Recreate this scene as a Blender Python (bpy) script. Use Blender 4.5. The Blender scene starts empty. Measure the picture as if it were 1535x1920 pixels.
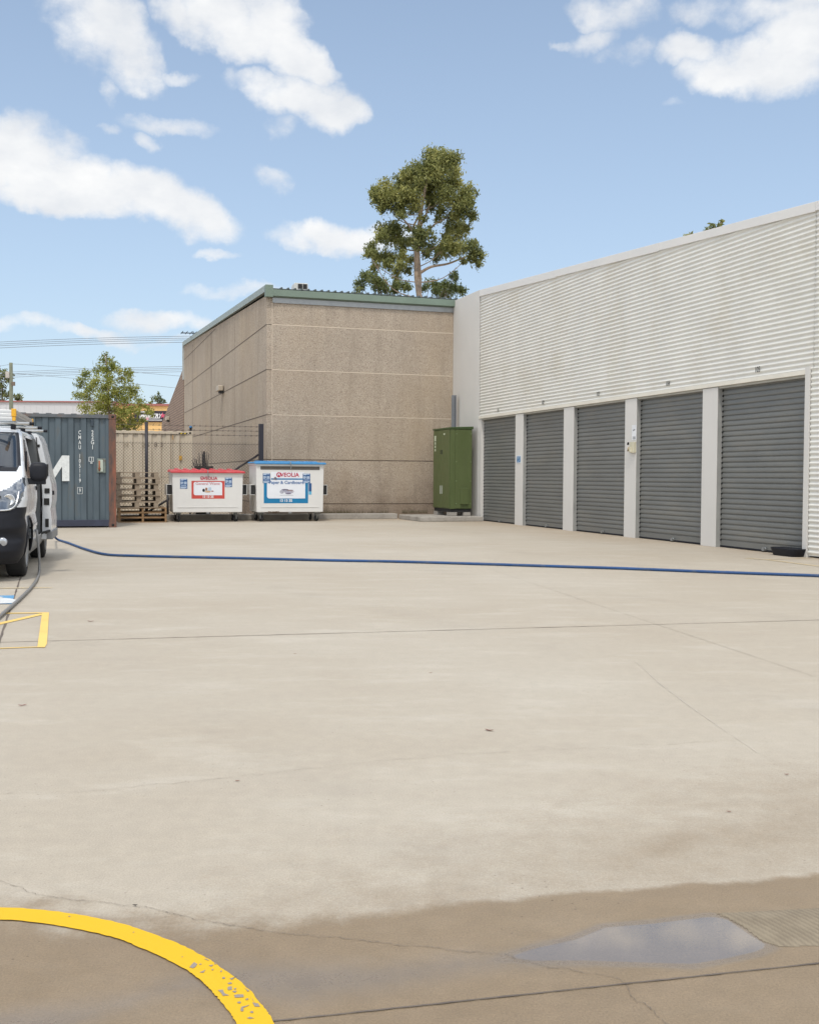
import bpy, math, random
import numpy as np
from mathutils import Vector, Matrix
random.seed(7); rng = np.random.default_rng(7)
R_ = math.radians

# ------------------------------------------------------------------ camera
FPX, CX, CY, EYE = 2000.0, 767.5, 960.0, 1.25
PITCH, ROLL, TH = math.atan(66/2000), 0.006, math.atan(640/2000)
fw = np.array([0, math.cos(PITCH), -math.sin(PITCH)]); up0 = np.array([0, math.sin(PITCH), math.cos(PITCH)]); rt0 = np.array([1., 0, 0])
rt = rt0*math.cos(ROLL)+up0*math.sin(ROLL); up = up0*math.cos(ROLL)-rt0*math.sin(ROLL)
sc = bpy.context.scene
C = sc.collection
cd = bpy.data.cameras.new('camera'); cam = bpy.data.objects.new('camera', cd); C.objects.link(cam)
cam.matrix_world = Matrix(((rt[0], up[0], -fw[0], 0), (rt[1], up[1], -fw[1], 0), (rt[2], up[2], -fw[2], EYE), (0, 0, 0, 1)))
cd.sensor_fit = 'HORIZONTAL'; cd.sensor_width = 24; cd.lens = 24*FPX/1535; cd.clip_end = 3000; cd.clip_start = 0.05
sc.camera = cam
sc.view_settings.view_transform = 'Standard'; sc.view_settings.look = 'None'; sc.view_settings.exposure = 0.17; sc.view_settings.gamma = 1.0
sc.cycles.max_bounces = 8; sc.cycles.diffuse_bounces = 4; sc.cycles.transparent_max_bounces = 8

# site frame: x = d (to the right), y = s (away), turned by TH
D1 = np.array([-math.sin(TH), math.cos(TH), 0]); DN = np.array([math.cos(TH), math.sin(TH), 0]); EYEV = np.array([0, 0, EYE])
def W(d, s, z=0): return tuple(d*DN+s*D1+np.array([0, 0, z]))
def ray(x, y): return fw+rt*(x-CX)/FPX-up*(y-CY)/FPX
def G(x, y, z=0.0):                                 # photo survey point -> ground position
    v = ray(x, y); return EYEV+v*(z-EYE)/v[2]
def onS(x, y, s):
    v = ray(x, y); p = EYEV+v*(s/(v@D1)); return float(p@DN), float(p[2])
def onD(x, y, d):
    v = ray(x, y); p = EYEV+v*(d/(v@DN)); return float(p@D1), float(p[2])
def onY(x, y, Y):
    v = ray(x, y); p = EYEV+v*(Y/v[1]); return float(p[0]), float(p[2])

# ------------------------------------------------------------------ sun and sky
SUN_EL = R_(60); sdir = Vector((-0.07, -0.9975, 0)).normalized()
sl = bpy.data.lights.new('sun', 'SUN'); sl.energy = 1.75; sl.angle = R_(6); sl.color = (1.0, 0.945, 0.86)
so = bpy.data.objects.new('sun', sl); C.objects.link(so)
sv = Vector((sdir.x*math.cos(SUN_EL), sdir.y*math.cos(SUN_EL), math.sin(SUN_EL)))
so.rotation_euler = sv.to_track_quat('Z', 'Y').to_euler(); so.location = (0, -20, 30)

def build_world():
    w = bpy.data.worlds.new('World'); sc.world = w; w.use_nodes = True
    nt = w.node_tree; N = nt.nodes; L = nt.links; N.clear()
    def nd(t, **k):
        n_ = N.new(t)
        for a, b in k.items(): setattr(n_, a, b)
        return n_
    def mth(op, a, b=None, clamp=False):
        m = nd('ShaderNodeMath', operation=op, use_clamp=clamp)
        for i, v in enumerate((a, b)):
            if v is None: continue
            if isinstance(v, (int, float)): m.inputs[i].default_value = v
            else: L.new(v, m.inputs[i])
        return m.outputs[0]
    sky = nd('ShaderNodeTexSky', sky_type='NISHITA', sun_disc=False)
    sky.sun_elevation = SUN_EL; sky.sun_rotation = math.atan2(sdir.x, sdir.y)
    sky.air_density = 1.1; sky.dust_density = .9; sky.ozone_density = 2.4; sky.altitude = 20
    tc = nd('ShaderNodeTexCoord')
    sep = nd('ShaderNodeSeparateXYZ'); L.new(tc.outputs['Generated'], sep.inputs[0])
    az = mth('ARCTAN2', sep.outputs[0], sep.outputs[1]); el = mth('ARCSINE', sep.outputs[2])
    cmb = nd('ShaderNodeCombineXYZ'); L.new(az, cmb.inputs[0]); L.new(el, cmb.inputs[1])
    def noise(scale, detail, rough, loc=(0, 0, 0), scl=(1, 1, 1)):
        mp = nd('ShaderNodeMapping'); L.new(cmb.outputs[0], mp.inputs[0]); mp.inputs['Location'].default_value = loc; mp.inputs['Scale'].default_value = scl
        n_ = nd('ShaderNodeTexNoise'); L.new(mp.outputs[0], n_.inputs['Vector'])
        n_.inputs['Scale'].default_value = scale; n_.inputs['Detail'].default_value = detail; n_.inputs['Roughness'].default_value = rough
        return n_
    n1 = noise(13, 5, .6); vm = nd('ShaderNodeVectorMath', operation='SUBTRACT'); L.new(n1.outputs['Color'], vm.inputs[0]); vm.inputs[1].default_value = (.5, .5, .5)
    vs = nd('ShaderNodeVectorMath', operation='SCALE'); L.new(vm.outputs[0], vs.inputs[0]); vs.inputs['Scale'].default_value = 0.05
    va = nd('ShaderNodeVectorMath', operation='ADD'); L.new(cmb.outputs[0], va.inputs[0]); L.new(vs.outputs[0], va.inputs[1])
    clouds = [(60, 285, 105, 72, 10, 1.15), (-40, 285, 110, 75, 0, 1.15), (150, 335, 120, 52, 20, 1.15), (290, 372, 150, 48, 13, 1.15), (375, 392, 62, 32, 10, 1.05), (90, 360, 150, 30, 5, 1.0),
              (195, 55, 80, 70, 15, .95), (240, 105, 62, 55, 40, .95), (150, 15, 70, 35, 0, .8), (240, 150, 34, 22, 30, .6),
              (335, 35, 48, 38, 0, .9), (430, 45, 105, 52, 8, 1.1), (500, 35, 70, 60, 0, 1.1), (545, 95, 74, 44, 30, 1.1), (585, 128, 40, 24, 15, .95),
              (555, 172, 100, 38, 8, 1.05), (622, 205, 66, 34, 8, 1.05), (500, 168, 46, 22, 0, .8), (527, 228, 26, 20, 0, .45),
              (315, 232, 95, 20, 4, .62), (272, 262, 26, 14, 20, .5), (200, 235, 22, 12, 0, .42), (522, 330, 36, 22, 30, .5),
              (600, 440, 100, 30, 6, .9), (665, 442, 80, 32, 0, .95), (730, 428, 60, 26, 0, .85), (403, 468, 46, 9, 0, .48), (440, 540, 100, 15, 0, .48),
              (300, 600, 105, 24, 0, .78), (60, 605, 70, 13, 5, .6), (180, 624, 140, 12, 3, .6), (300, 642, 80, 9, 0, .45), (-30, 606, 60, 15, 0, .6),
              (1150, 18, 75, 34, 10, .72), (1118, 70, 52, 26, -10, .72), (1175, 92, 60, 22, 0, .5), (1050, 78, 30, 10, 0, .4),
              (1445, 125, 120, 52, 5, 1.05), (1380, 142, 95, 38, 10, 1.0), (1505, 60, 90, 60, 0, .95), (1300, 92, 60, 26, 10, .75), (1330, 18, 80, 26, 0, .62), (1450, 15, 120, 32, 0, .8),
              (325, 138, 44, 12, -5, .5), (195, 165, 16, 22, 0, .45), (436, 148, 18, 26, 0, .34), (1273, 190, 30, 8, 0, .25)]
    tot = None
    for (px, py, rx, ry, rot, st) in clouds:
        v = ray(px, py); v = v/np.linalg.norm(v); a0 = math.atan2(v[0], v[1]); e0 = math.asin(v[2]); ce = math.cos(e0)
        mp = nd('ShaderNodeMapping', vector_type='TEXTURE'); L.new(va.outputs[0], mp.inputs[0])
        k = math.cos(math.atan((px-CX)/FPX))
        mp.inputs['Location'].default_value = (a0, e0, 0); mp.inputs['Rotation'].default_value = (0, 0, -R_(rot)); mp.inputs['Scale'].default_value = (rx*1.22/FPX*k*k/max(ce, .8)**.5, ry*1.22/FPX*ce, 1)
        ln = nd('ShaderNodeVectorMath', operation='LENGTH'); L.new(mp.outputs[0], ln.inputs[0])
        q = mth('MULTIPLY', ln.outputs['Value'], ln.outputs['Value'])
        val = mth('MULTIPLY', mth('SUBTRACT', 1.0, q), st)
        val = mth('MAXIMUM', val, 0.0)
        tot = val if tot is None else mth('MAXIMUM', tot, val)
    # unseen clouds overhead and behind, added for ambient light and puddle reflections
    n3 = noise(3.1, 6, .58, (4, 2, 0), (1, 1.8, 1))
    hi = nd('ShaderNodeMapRange'); L.new(el, hi.inputs[0]); hi.inputs[1].default_value = .47; hi.inputs[2].default_value = .60
    be = nd('ShaderNodeMapRange'); L.new(sep.outputs[1], be.inputs[0]); be.inputs[1].default_value = .5; be.inputs[2].default_value = 0.0
    gen = mth('MULTIPLY', mth('MULTIPLY', mth('SUBTRACT', n3.outputs['Fac'], .40), 6.0), mth('MAXIMUM', hi.outputs[0], be.outputs[0]))
    tot = mth('MAXIMUM', tot, gen)
    n2 = noise(19, 8, .60, (1, 3, 0), (1, 1.25, 1))
    fb = mth('MULTIPLY', mth('SUBTRACT', n2.outputs['Fac'], .5), 1.7)
    dens = mth('ADD', tot, fb)
    gate = mth('MULTIPLY', tot, 4.0, True)
    mr = nd('ShaderNodeMapRange', interpolation_type='SMOOTHSTEP'); L.new(dens, mr.inputs[0]); mr.inputs[1].default_value = -.02; mr.inputs[2].default_value = .92
    dm = mth('MULTIPLY', mr.outputs[0], gate)
    # cloud tone: a little grey in the thick lower parts
    n4 = noise(9, 5, .6, (7, 1, 0), (1, 1.6, 1))
    ramp = nd('ShaderNodeMapRange'); L.new(n4.outputs['Fac'], ramp.inputs[0]); ramp.inputs[1].default_value = .35; ramp.inputs[2].default_value = .65; ramp.inputs[3].default_value = 0.0; ramp.inputs[4].default_value = 1.0
    cm = nd('ShaderNodeMixRGB'); L.new(ramp.outputs[0], cm.inputs[0]); cm.inputs[1].default_value = (5.9, 6.1, 6.4, 1); cm.inputs[2].default_value = (7.5, 7.5, 7.45, 1)
    away = mth('MAXIMUM', hi.outputs[0], be.outputs[0])
    cb_ = nd('ShaderNodeVectorMath', operation='SCALE'); L.new(cm.outputs[0], cb_.inputs[0]); L.new(mth('ADD', 1.0, mth('MULTIPLY', away, .9)), cb_.inputs['Scale'])  # out-of-view clouds brightened to lift the ambient light
    # pale summer air low down
    hz = nd('ShaderNodeMapRange'); L.new(el, hz.inputs[0]); hz.inputs[1].default_value = 0.0; hz.inputs[2].default_value = .5; hz.inputs[3].default_value = .55; hz.inputs[4].default_value = .24
    hm = nd('ShaderNodeMixRGB'); L.new(hz.outputs[0], hm.inputs[0]); L.new(sky.outputs[0], hm.inputs[1]); hm.inputs[2].default_value = (5.2, 6.4, 7.9, 1)
    mx = nd('ShaderNodeMixRGB'); L.new(mth('MULTIPLY', dm, .96), mx.inputs[0]); L.new(hm.outputs[0], mx.inputs[1]); L.new(cb_.outputs[0], mx.inputs[2])
    bg = nd('ShaderNodeBackground'); bg.inputs[1].default_value = 0.12; L.new(mx.outputs[0], bg.inputs[0])
    out = nd('ShaderNodeOutputWorld'); L.new(bg.outputs[0], out.inputs[0])
build_world()

# ------------------------------------------------------------------ materials
MATS = {}
def mat(name, col, rough=.6, metal=0.0, var=.12, vscale=3.0, bump=0.0, bscale=40.0, spec=.5, coat=0.0, dirt=None, dscale=1.2, dlo=.52, dhi=.72, coord='Object', stretch=(1, 1, 1), trans=0.0, emit=0):
    """paint / metal / plastic with uneven tone, optional dirt colour and bump"""
    if name in MATS: return MATS[name]
    m = bpy.data.materials.new(name); m.use_nodes = True; nt = m.node_tree; N = nt.nodes; L = nt.links
    b = N['Principled BSDF']; tc = N.new('ShaderNodeTexCoord'); mp = N.new('ShaderNodeMapping'); L.new(tc.outputs[coord], mp.inputs[0]); mp.inputs['Scale'].default_value = stretch
    n1 = N.new('ShaderNodeTexNoise'); L.new(mp.outputs[0], n1.inputs['Vector']); n1.inputs['Scale'].default_value = vscale; n1.inputs['Detail'].default_value = 8; n1.inputs['Roughness'].default_value = .62
    mr = N.new('ShaderNodeMapRange'); L.new(n1.outputs['Fac'], mr.inputs[0]); mr.inputs[1].default_value = .3; mr.inputs[2].default_value = .7; mr.inputs[3].default_value = 1-var; mr.inputs[4].default_value = 1+var
    mm = N.new('ShaderNodeVectorMath'); mm.operation = 'SCALE'; mm.inputs[0].default_value = col[:3]; L.new(mr.outputs[0], mm.inputs['Scale'])
    src = mm.outputs[0]
    if dirt:
        n2 = N.new('ShaderNodeTexNoise'); L.new(mp.outputs[0], n2.inputs['Vector']); n2.inputs['Scale'].default_value = dscale; n2.inputs['Detail'].default_value = 10; n2.inputs['Roughness'].default_value = .7
        dr = N.new('ShaderNodeMapRange'); L.new(n2.outputs['Fac'], dr.inputs[0]); dr.inputs[1].default_value = dlo; dr.inputs[2].default_value = dhi
        mx = N.new('ShaderNodeMixRGB'); L.new(dr.outputs[0], mx.inputs[0]); L.new(src, mx.inputs[1]); mx.inputs[2].default_value = (*dirt, 1); src = mx.outputs[0]
    L.new(src, b.inputs['Base Color'])
    rr = N.new('ShaderNodeMapRange'); L.new(n1.outputs['Fac'], rr.inputs[0]); rr.inputs[1].default_value = .3; rr.inputs[2].default_value = .7; rr.inputs[3].default_value = max(rough-.08, .02); rr.inputs[4].default_value = min(rough+.08, 1)
    L.new(rr.outputs[0], b.inputs['Roughness']); b.inputs['Metallic'].default_value = metal; b.inputs['Specular IOR Level'].default_value = spec; b.inputs['Coat Weight'].default_value = coat
    if coat: b.inputs['Coat Roughness'].default_value = .06
    if bump:
        nb = N.new('ShaderNodeTexNoise'); L.new(mp.outputs[0], nb.inputs['Vector']); nb.inputs['Scale'].default_value = bscale; nb.inputs['Detail'].default_value = 4
        bp = N.new('ShaderNodeBump'); bp.inputs['Strength'].default_value = 1; bp.inputs['Distance'].default_value = bump; L.new(nb.outputs['Fac'], bp.inputs['Height']); L.new(bp.outputs[0], b.inputs['Normal'])
    MATS[name] = m; return m

def nodes_of(name):
    m = bpy.data.materials.new(name); m.use_nodes = True; MATS[name] = m
    return m, m.node_tree.nodes, m.node_tree.links, m.node_tree.nodes['Principled BSDF']

def leaf_mat(name, c1, c2, c3):
    m, N, L, b = nodes_of(name)
    g = N.new('ShaderNodeNewGeometry')
    wn = N.new('ShaderNodeTexNoise'); L.new(g.outputs['Position'], wn.inputs['Vector']); wn.inputs['Scale'].default_value = 5.0; wn.inputs['Detail'].default_value = 3
    n2 = N.new('ShaderNodeTexNoise'); L.new(g.outputs['Position'], n2.inputs['Vector']); n2.inputs['Scale'].default_value = .7; n2.inputs['Detail'].default_value = 2
    ad = N.new('ShaderNodeMath'); ad.operation = 'ADD'; L.new(wn.outputs['Fac'], ad.inputs[0]); L.new(n2.outputs['Fac'], ad.inputs[1])
    hf = N.new('ShaderNodeMath'); hf.operation = 'MULTIPLY'; L.new(ad.outputs[0], hf.inputs[0]); hf.inputs[1].default_value = .5
    cr = N.new('ShaderNodeValToRGB'); L.new(hf.outputs[0], cr.inputs[0]); cr.color_ramp.elements[0].position = .38; cr.color_ramp.elements[0].color = (*c1, 1)
    cr.color_ramp.elements[1].position = .62; cr.color_ramp.elements[1].color = (*c3, 1); e = cr.color_ramp.elements.new(.5); e.color = (*c2, 1)
    L.new(cr.outputs[0], b.inputs['Base Color']); b.inputs['Roughness'].default_value = .5; b.inputs['Specular IOR Level'].default_value = .35
    tr = N.new('ShaderNodeBsdfTranslucent'); L.new(cr.outputs[0], tr.inputs[0])
    mx = N.new('ShaderNodeMixShader'); mx.inputs[0].default_value = .35; L.new(b.outputs[0], mx.inputs[1]); L.new(tr.outputs[0], mx.inputs[2])
    L.new(mx.outputs[0], N['Material Output'].inputs[0])
    return m

def ground_mat():
    m, N, L, b = nodes_of('yard_concrete')
    tc = N.new('ShaderNodeTexCoord')
    def noise(scale, detail=6, rough=.6, scl=(1, 1, 1), rot=0):
        mp = N.new('ShaderNodeMapping'); L.new(tc.outputs['Object'], mp.inputs[0]); mp.inputs['Scale'].default_value = scl; mp.inputs['Rotation'].default_value = (0, 0, rot)
        n_ = N.new('ShaderNodeTexNoise'); L.new(mp.outputs[0], n_.inputs['Vector']); n_.inputs['Scale'].default_value = scale; n_.inputs['Detail'].default_value = detail; n_.inputs['Roughness'].default_value = rough
        return n_.outputs['Fac']
    def rng_(v, a, b_, c, d, t='LINEAR'):
        r = N.new('ShaderNodeMapRange'); r.interpolation_type = t; L.new(v, r.inputs[0])
        for i, q in enumerate((a, b_, c, d)): r.inputs[i+1].default_value = q
        return r.outputs[0]
    def mth(op, a, b_=None, clamp=False):
        q = N.new('ShaderNodeMath'); q.operation = op; q.use_clamp = clamp
        for i, v in enumerate((a, b_)):
            if v is None: continue
            if isinstance(v, (int, float)): q.inputs[i].default_value = v
            else: L.new(v, q.inputs[i])
        return q.outputs[0]
    def mix(f, a, b_, t='MIX'):
        x = N.new('ShaderNodeMixRGB'); x.blend_type = t
        if isinstance(f, (int, float)): x.inputs[0].default_value = f
        else: L.new(f, x.inputs[0])
        for i, v in ((1, a), (2, b_)):
            if isinstance(v, tuple): x.inputs[i].default_value = (*v, 1)
            else: L.new(v, x.inputs[i])
        return x.outputs[0]
    big = noise(.22, 6, .6); mid = noise(1.3, 8, .65, (1, 2.4, 1), -TH); fine = noise(14, 8, .7); grain = noise(160, 3, .7)
    col = mix(rng_(big, .35, .65, 0, 1), (.388, .336, .264), (.440, .397, .328))
    col = mix(rng_(mid, .42, .78, 0, .38), col, (.355, .305, .245))
    col = mix(rng_(mid, .46, .28, 0, .35), col, (.52, .48, .415))
    col = mix(1.0, col, mix(rng_(fine, .3, .7, 0, 1), (.93, .93, .93), (1.06, 1.06, 1.06)), 'MULTIPLY')
    col = mix(1.0, col, mix(rng_(grain, .3, .7, 0, 1), (.84, .84, .84), (1.13, 1.13, 1.13)), 'MULTIPLY')
    # faint rounded drips and old spots
    v2 = N.new('ShaderNodeTexVoronoi'); L.new(tc.outputs['Object'], v2.inputs['Vector']); v2.inputs['Scale'].default_value = 1.7; v2.inputs['Randomness'].default_value = 1
    dr_ = mth('MULTIPLY', rng_(mth('ADD', v2.outputs['Distance'], mth('MULTIPLY', fine, .05)), .075, .045, 0, 1), rng_(noise(.6, 3), .48, .58, 0, .30))
    col = mix(dr_, col, (.22, .19, .155))
    wm_ = N.new('ShaderNodeTexWave'); mpw = N.new('ShaderNodeMapping'); L.new(tc.outputs['Object'], mpw.inputs[0]); mpw.inputs['Rotation'].default_value = (0, 0, -.5); L.new(mpw.outputs[0], wm_.inputs[0]); wm_.inputs['Scale'].default_value = .11; wm_.inputs['Distortion'].default_value = 5; wm_.inputs['Detail'].default_value = 2; wm_.inputs['Detail Scale'].default_value = .4
    ty = mth('MULTIPLY', rng_(wm_.outputs['Fac'], .93, 1.0, 0, 1), rng_(noise(1.1, 7, .7), .45, .62, 0, .16))
    col = mix(ty, col, (.25, .22, .185))
    v3 = N.new('ShaderNodeTexVoronoi'); L.new(tc.outputs['Object'], v3.inputs['Vector']); v3.inputs['Scale'].default_value = 75
    col = mix(mth('MULTIPLY', rng_(v3.outputs['Distance'], .10, .16, 1, 0), rng_(noise(3.5, 6, .7), .42, .66, .12, .55)), col, (.24, .205, .165))
    # dark pin specks
    vo = N.new('ShaderNodeTexVoronoi'); L.new(tc.outputs['Object'], vo.inputs['Vector']); vo.inputs['Scale'].default_value = 24
    sp = mth('MULTIPLY', rng_(vo.outputs['Distance'], .07, .11, 1, 0), rng_(noise(.9, 4), .48, .62, 0, .75))
    col = mix(sp, col, (.17, .14, .11))
    at = N.new('ShaderNodeAttribute'); at.attribute_name = 'damp'; dampA = at.outputs['Fac']
    at2 = N.new('ShaderNodeAttribute'); at2.attribute_name = 'mottle'; mot = at2.outputs['Fac']
    at3 = N.new('ShaderNodeAttribute'); at3.attribute_name = 'film'; film = at3.outputs['Fac']
    at4 = N.new('ShaderNodeAttribute'); at4.attribute_name = 'soil'; soil = at4.outputs['Fac']
    e1 = noise(5, 7, .65); e2 = noise(70, 8, .8)
    dd = mth('ADD', dampA, mth('MULTIPLY', mth('SUBTRACT', e1, .5), .30)); dd = mth('ADD', dd, mth('MULTIPLY', mth('SUBTRACT', e2, .5), .14))
    damp = rng_(dd, .42, .58, 0, 1, 'SMOOTHSTEP')
    mo = mth('MULTIPLY', rng_(mth('ADD', mth('ADD', mth('MULTIPLY', mth('SUBTRACT', e2, .5), 1.0), mth('MULTIPLY', mth('SUBTRACT', e1, .5), .8)), mot), .15, .80, 0, 1), .72)
    allw = mth('MAXIMUM', damp, mo)
    wetc = mix(rng_(e1, .3, .7, 0, 1), (.545, .465, .37), (.61, .525, .43))
    col = mix(allw, col, mix(1.0, col, wetc, 'MULTIPLY'))
    col = mix(mth('MULTIPLY', soil, rng_(noise(2.2, 7, .7), .3, .65, .35, 1)), col, (.36, .28, .195))
    # film of water: darker and glossy
    ff = mth('ADD', film, mth('MULTIPLY', mth('SUBTRACT', e1, .5), .14)); filmw = rng_(ff, .28, .60, 0, 1, 'SMOOTHSTEP')
    pud = rng_(ff, .74, .84, 0, 1, 'SMOOTHSTEP'); L.new(pud, b.inputs['Coat Weight']); b.inputs['Coat Roughness'].default_value = .02; b.inputs['Coat IOR'].default_value = 1.45
    col = mix(filmw, col, mix(1.0, col, (.84, .85, .89), 'MULTIPLY'))
    L.new(col, b.inputs['Base Color'])
    ro = mth('SUBTRACT', rng_(fine, .3, .7, .72, .9), mth('MULTIPLY', damp, .14))
    ro = mth('SUBTRACT', ro, mth('MULTIPLY', filmw, rng_(e2, .3, .7, .46, .34)))
    mr = N.new('ShaderNodeMix'); mr.data_type = 'FLOAT'; L.new(pud, mr.inputs[0]); L.new(ro, mr.inputs[2]); mr.inputs[3].default_value = .03
    L.new(mr.outputs[0], b.inputs['Roughness'])
    sp_ = mth('ADD', mth('MULTIPLY', filmw, .35), mth('ADD', .35, mth('MULTIPLY', pud, .3))); L.new(sp_, b.inputs['Specular IOR Level'])
    h = mth('ADD', mth('MULTIPLY', fine, .5), mth('MULTIPLY', grain, .35))
    bp = N.new('ShaderNodeBump'); bp.inputs['Distance'].default_value = .0035; L.new(h, bp.inputs['Height'])
    L.new(mth('SUBTRACT', 1.0, mth('MAXIMUM', mth('MULTIPLY', filmw, .75), mth('MULTIPLY', pud, .985))), bp.inputs['Strength']); L.new(bp.outputs[0], b.inputs['Normal'])
    return m

def aggregate_mat():
    m, N, L, b = nodes_of('exposed_aggregate')
    tc = N.new('ShaderNodeTexCoord')
    def noise(scale, det=6, scl=(1, 1, 1)):
        mp = N.new('ShaderNodeMapping'); L.new(tc.outputs['Object'], mp.inputs[0]); mp.inputs['Scale'].default_value = scl
        n_ = N.new('ShaderNodeTexNoise'); L.new(mp.outputs[0], n_.inputs['Vector']); n_.inputs['Scale'].default_value = scale; n_.inputs['Detail'].default_value = det; n_.inputs['Roughness'].default_value = .65; return n_.outputs['Fac']
    def mix(f, a, c, t='MIX'):
        x = N.new('ShaderNodeMixRGB'); x.blend_type = t
        if isinstance(f, float): x.inputs[0].default_value = f
        else: L.new(f, x.inputs[0])
        for i, v in ((1, a), (2, c)):
            if isinstance(v, tuple): x.inputs[i].default_value = (*v, 1)
            else: L.new(v, x.inputs[i])
        return x.outputs[0]
    def rr(v, a, c, d, e):
        r = N.new('ShaderNodeMapRange'); L.new(v, r.inputs[0])
        for i, q in enumerate((a, c, d, e)): r.inputs[i+1].default_value = q
        return r.outputs[0]
    v1 = N.new('ShaderNodeTexVoronoi'); L.new(tc.outputs['Object'], v1.inputs['Vector']); v1.inputs['Scale'].default_value = 62
    cr = N.new('ShaderNodeValToRGB'); sp = N.new('ShaderNodeSeparateColor'); L.new(v1.outputs['Color'], sp.inputs[0]); L.new(sp.outputs[0], cr.inputs[0])
    els = cr.color_ramp.elements; els[0].position = 0; els[0].color = (.22, .18, .15, 1); els[1].position = 1; els[1].color = (.56, .48, .385, 1)
    for p, c in ((.09, (.25, .205, .165)), (.14, (.375, .31, .245)), (.55, (.42, .352, .282)), (.85, (.455, .388, .312)), (.93, (.51, .44, .35))):
        e = els.new(p); e.color = (*c, 1)
    col = cr.outputs[0]
    col = mix(rr(noise(.5, 5), .40, .68, 0, .30), col, (.25, .20, .15))
    col = mix(rr(noise(.35, 4, (1, 1, .35)), .5, .72, 0, .28), col, (.43, .32, .20))
    st = noise(1.0, 6, (2.5, 2.5, .25)); col = mix(rr(st, .52, .75, 0, .35), col, (.19, .155, .12))
    wn = N.new('ShaderNodeMath'); wn.operation = 'MULTIPLY_ADD'; szz = N.new('ShaderNodeSeparateXYZ'); L.new(tc.outputs['Object'], szz.inputs[0]); L.new(szz.outputs[2], wn.inputs[0]); wn.inputs[1].default_value = 1/1.305; wn.inputs[2].default_value = .665
    fl_ = N.new('ShaderNodeMath'); fl_.operation = 'FLOOR'; L.new(wn.outputs[0], fl_.inputs[0]); w2 = N.new('ShaderNodeTexWhiteNoise'); w2.noise_dimensions = '1D'; L.new(fl_.outputs[0], w2.inputs['W'])
    col = mix(rr(w2.outputs['Value'], 0, 1, .0, .16), col, (.33, .25, .165))
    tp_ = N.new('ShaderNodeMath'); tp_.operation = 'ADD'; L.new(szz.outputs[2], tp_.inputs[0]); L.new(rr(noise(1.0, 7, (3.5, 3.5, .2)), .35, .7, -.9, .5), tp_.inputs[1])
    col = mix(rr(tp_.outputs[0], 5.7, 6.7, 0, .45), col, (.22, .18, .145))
    # grime rising from the ground
    sz = N.new('ShaderNodeSeparateXYZ'); L.new(tc.outputs['Object'], sz.inputs[0])
    gz = N.new('ShaderNodeMath'); gz.operation = 'ADD'; L.new(sz.outputs[2], gz.inputs[0]); L.new(rr(noise(1.1, 7), .3, .7, -.7, .7), gz.inputs[1])
    col = mix(rr(gz.outputs[0], 1.3, -.1, 0, .62), col, (.15, .105, .075))
    L.new(col, b.inputs['Base Color']); b.inputs['Roughness'].default_value = .88; b.inputs['Specular IOR Level'].default_value = .25
    bp = N.new('ShaderNodeBump'); bp.inputs['Distance'].default_value = .010; bp.inputs['Strength'].default_value = .7; L.new(v1.outputs['Distance'], bp.inputs['Height']); L.new(bp.outputs[0], b.inputs['Normal'])
    return m

def brick_mat():
    m, N, L, b = nodes_of('brown_brick')
    tc = N.new('ShaderNodeTexCoord'); sx = N.new('ShaderNodeSeparateXYZ'); L.new(tc.outputs['Object'], sx.inputs[0]); cb = N.new('ShaderNodeCombineXYZ'); L.new(sx.outputs[1], cb.inputs[0]); L.new(sx.outputs[2], cb.inputs[1])
    br = N.new('ShaderNodeTexBrick'); L.new(cb.outputs[0], br.inputs['Vector']); br.inputs['Scale'].default_value = 1
    br.inputs['Brick Width'].default_value = .3; br.inputs['Row Height'].default_value = .13; br.inputs['Mortar Size'].default_value = .014
    br.inputs['Color1'].default_value = (.25, .17, .125, 1); br.inputs['Color2'].default_value = (.31, .22, .165, 1); br.inputs['Mortar'].default_value = (.09, .065, .05, 1)
    L.new(br.outputs[0], b.inputs['Base Color']); b.inputs['Roughness'].default_value = .9; return m

def rust_mat():
    m, N, L, b = nodes_of('rusted_paint')
    tc = N.new('ShaderNodeTexCoord'); mp = N.new('ShaderNodeMapping'); L.new(tc.outputs['Object'], mp.inputs[0]); mp.inputs['Scale'].default_value = (2.2, 2.2, .5)
    n1 = N.new('ShaderNodeTexNoise'); L.new(mp.outputs[0], n1.inputs[0]); n1.inputs['Scale'].default_value = 4; n1.inputs['Detail'].default_value = 10; n1.inputs['Roughness'].default_value = .7
    cr = N.new('ShaderNodeValToRGB'); L.new(n1.outputs['Fac'], cr.inputs[0]); els = cr.color_ramp.elements
    els[0].position = .34; els[0].color = (.055, .045, .045, 1); els[1].position = .72; els[1].color = (.33, .13, .07, 1)
    for p, c in ((.45, (.11, .065, .05)), (.55, (.17, .075, .05)), (.63, (.24, .085, .05))): e = els.new(p); e.color = (*c, 1)
    L.new(cr.outputs[0], b.inputs['Base Color']); b.inputs['Roughness'].default_value = .8; return m

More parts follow.
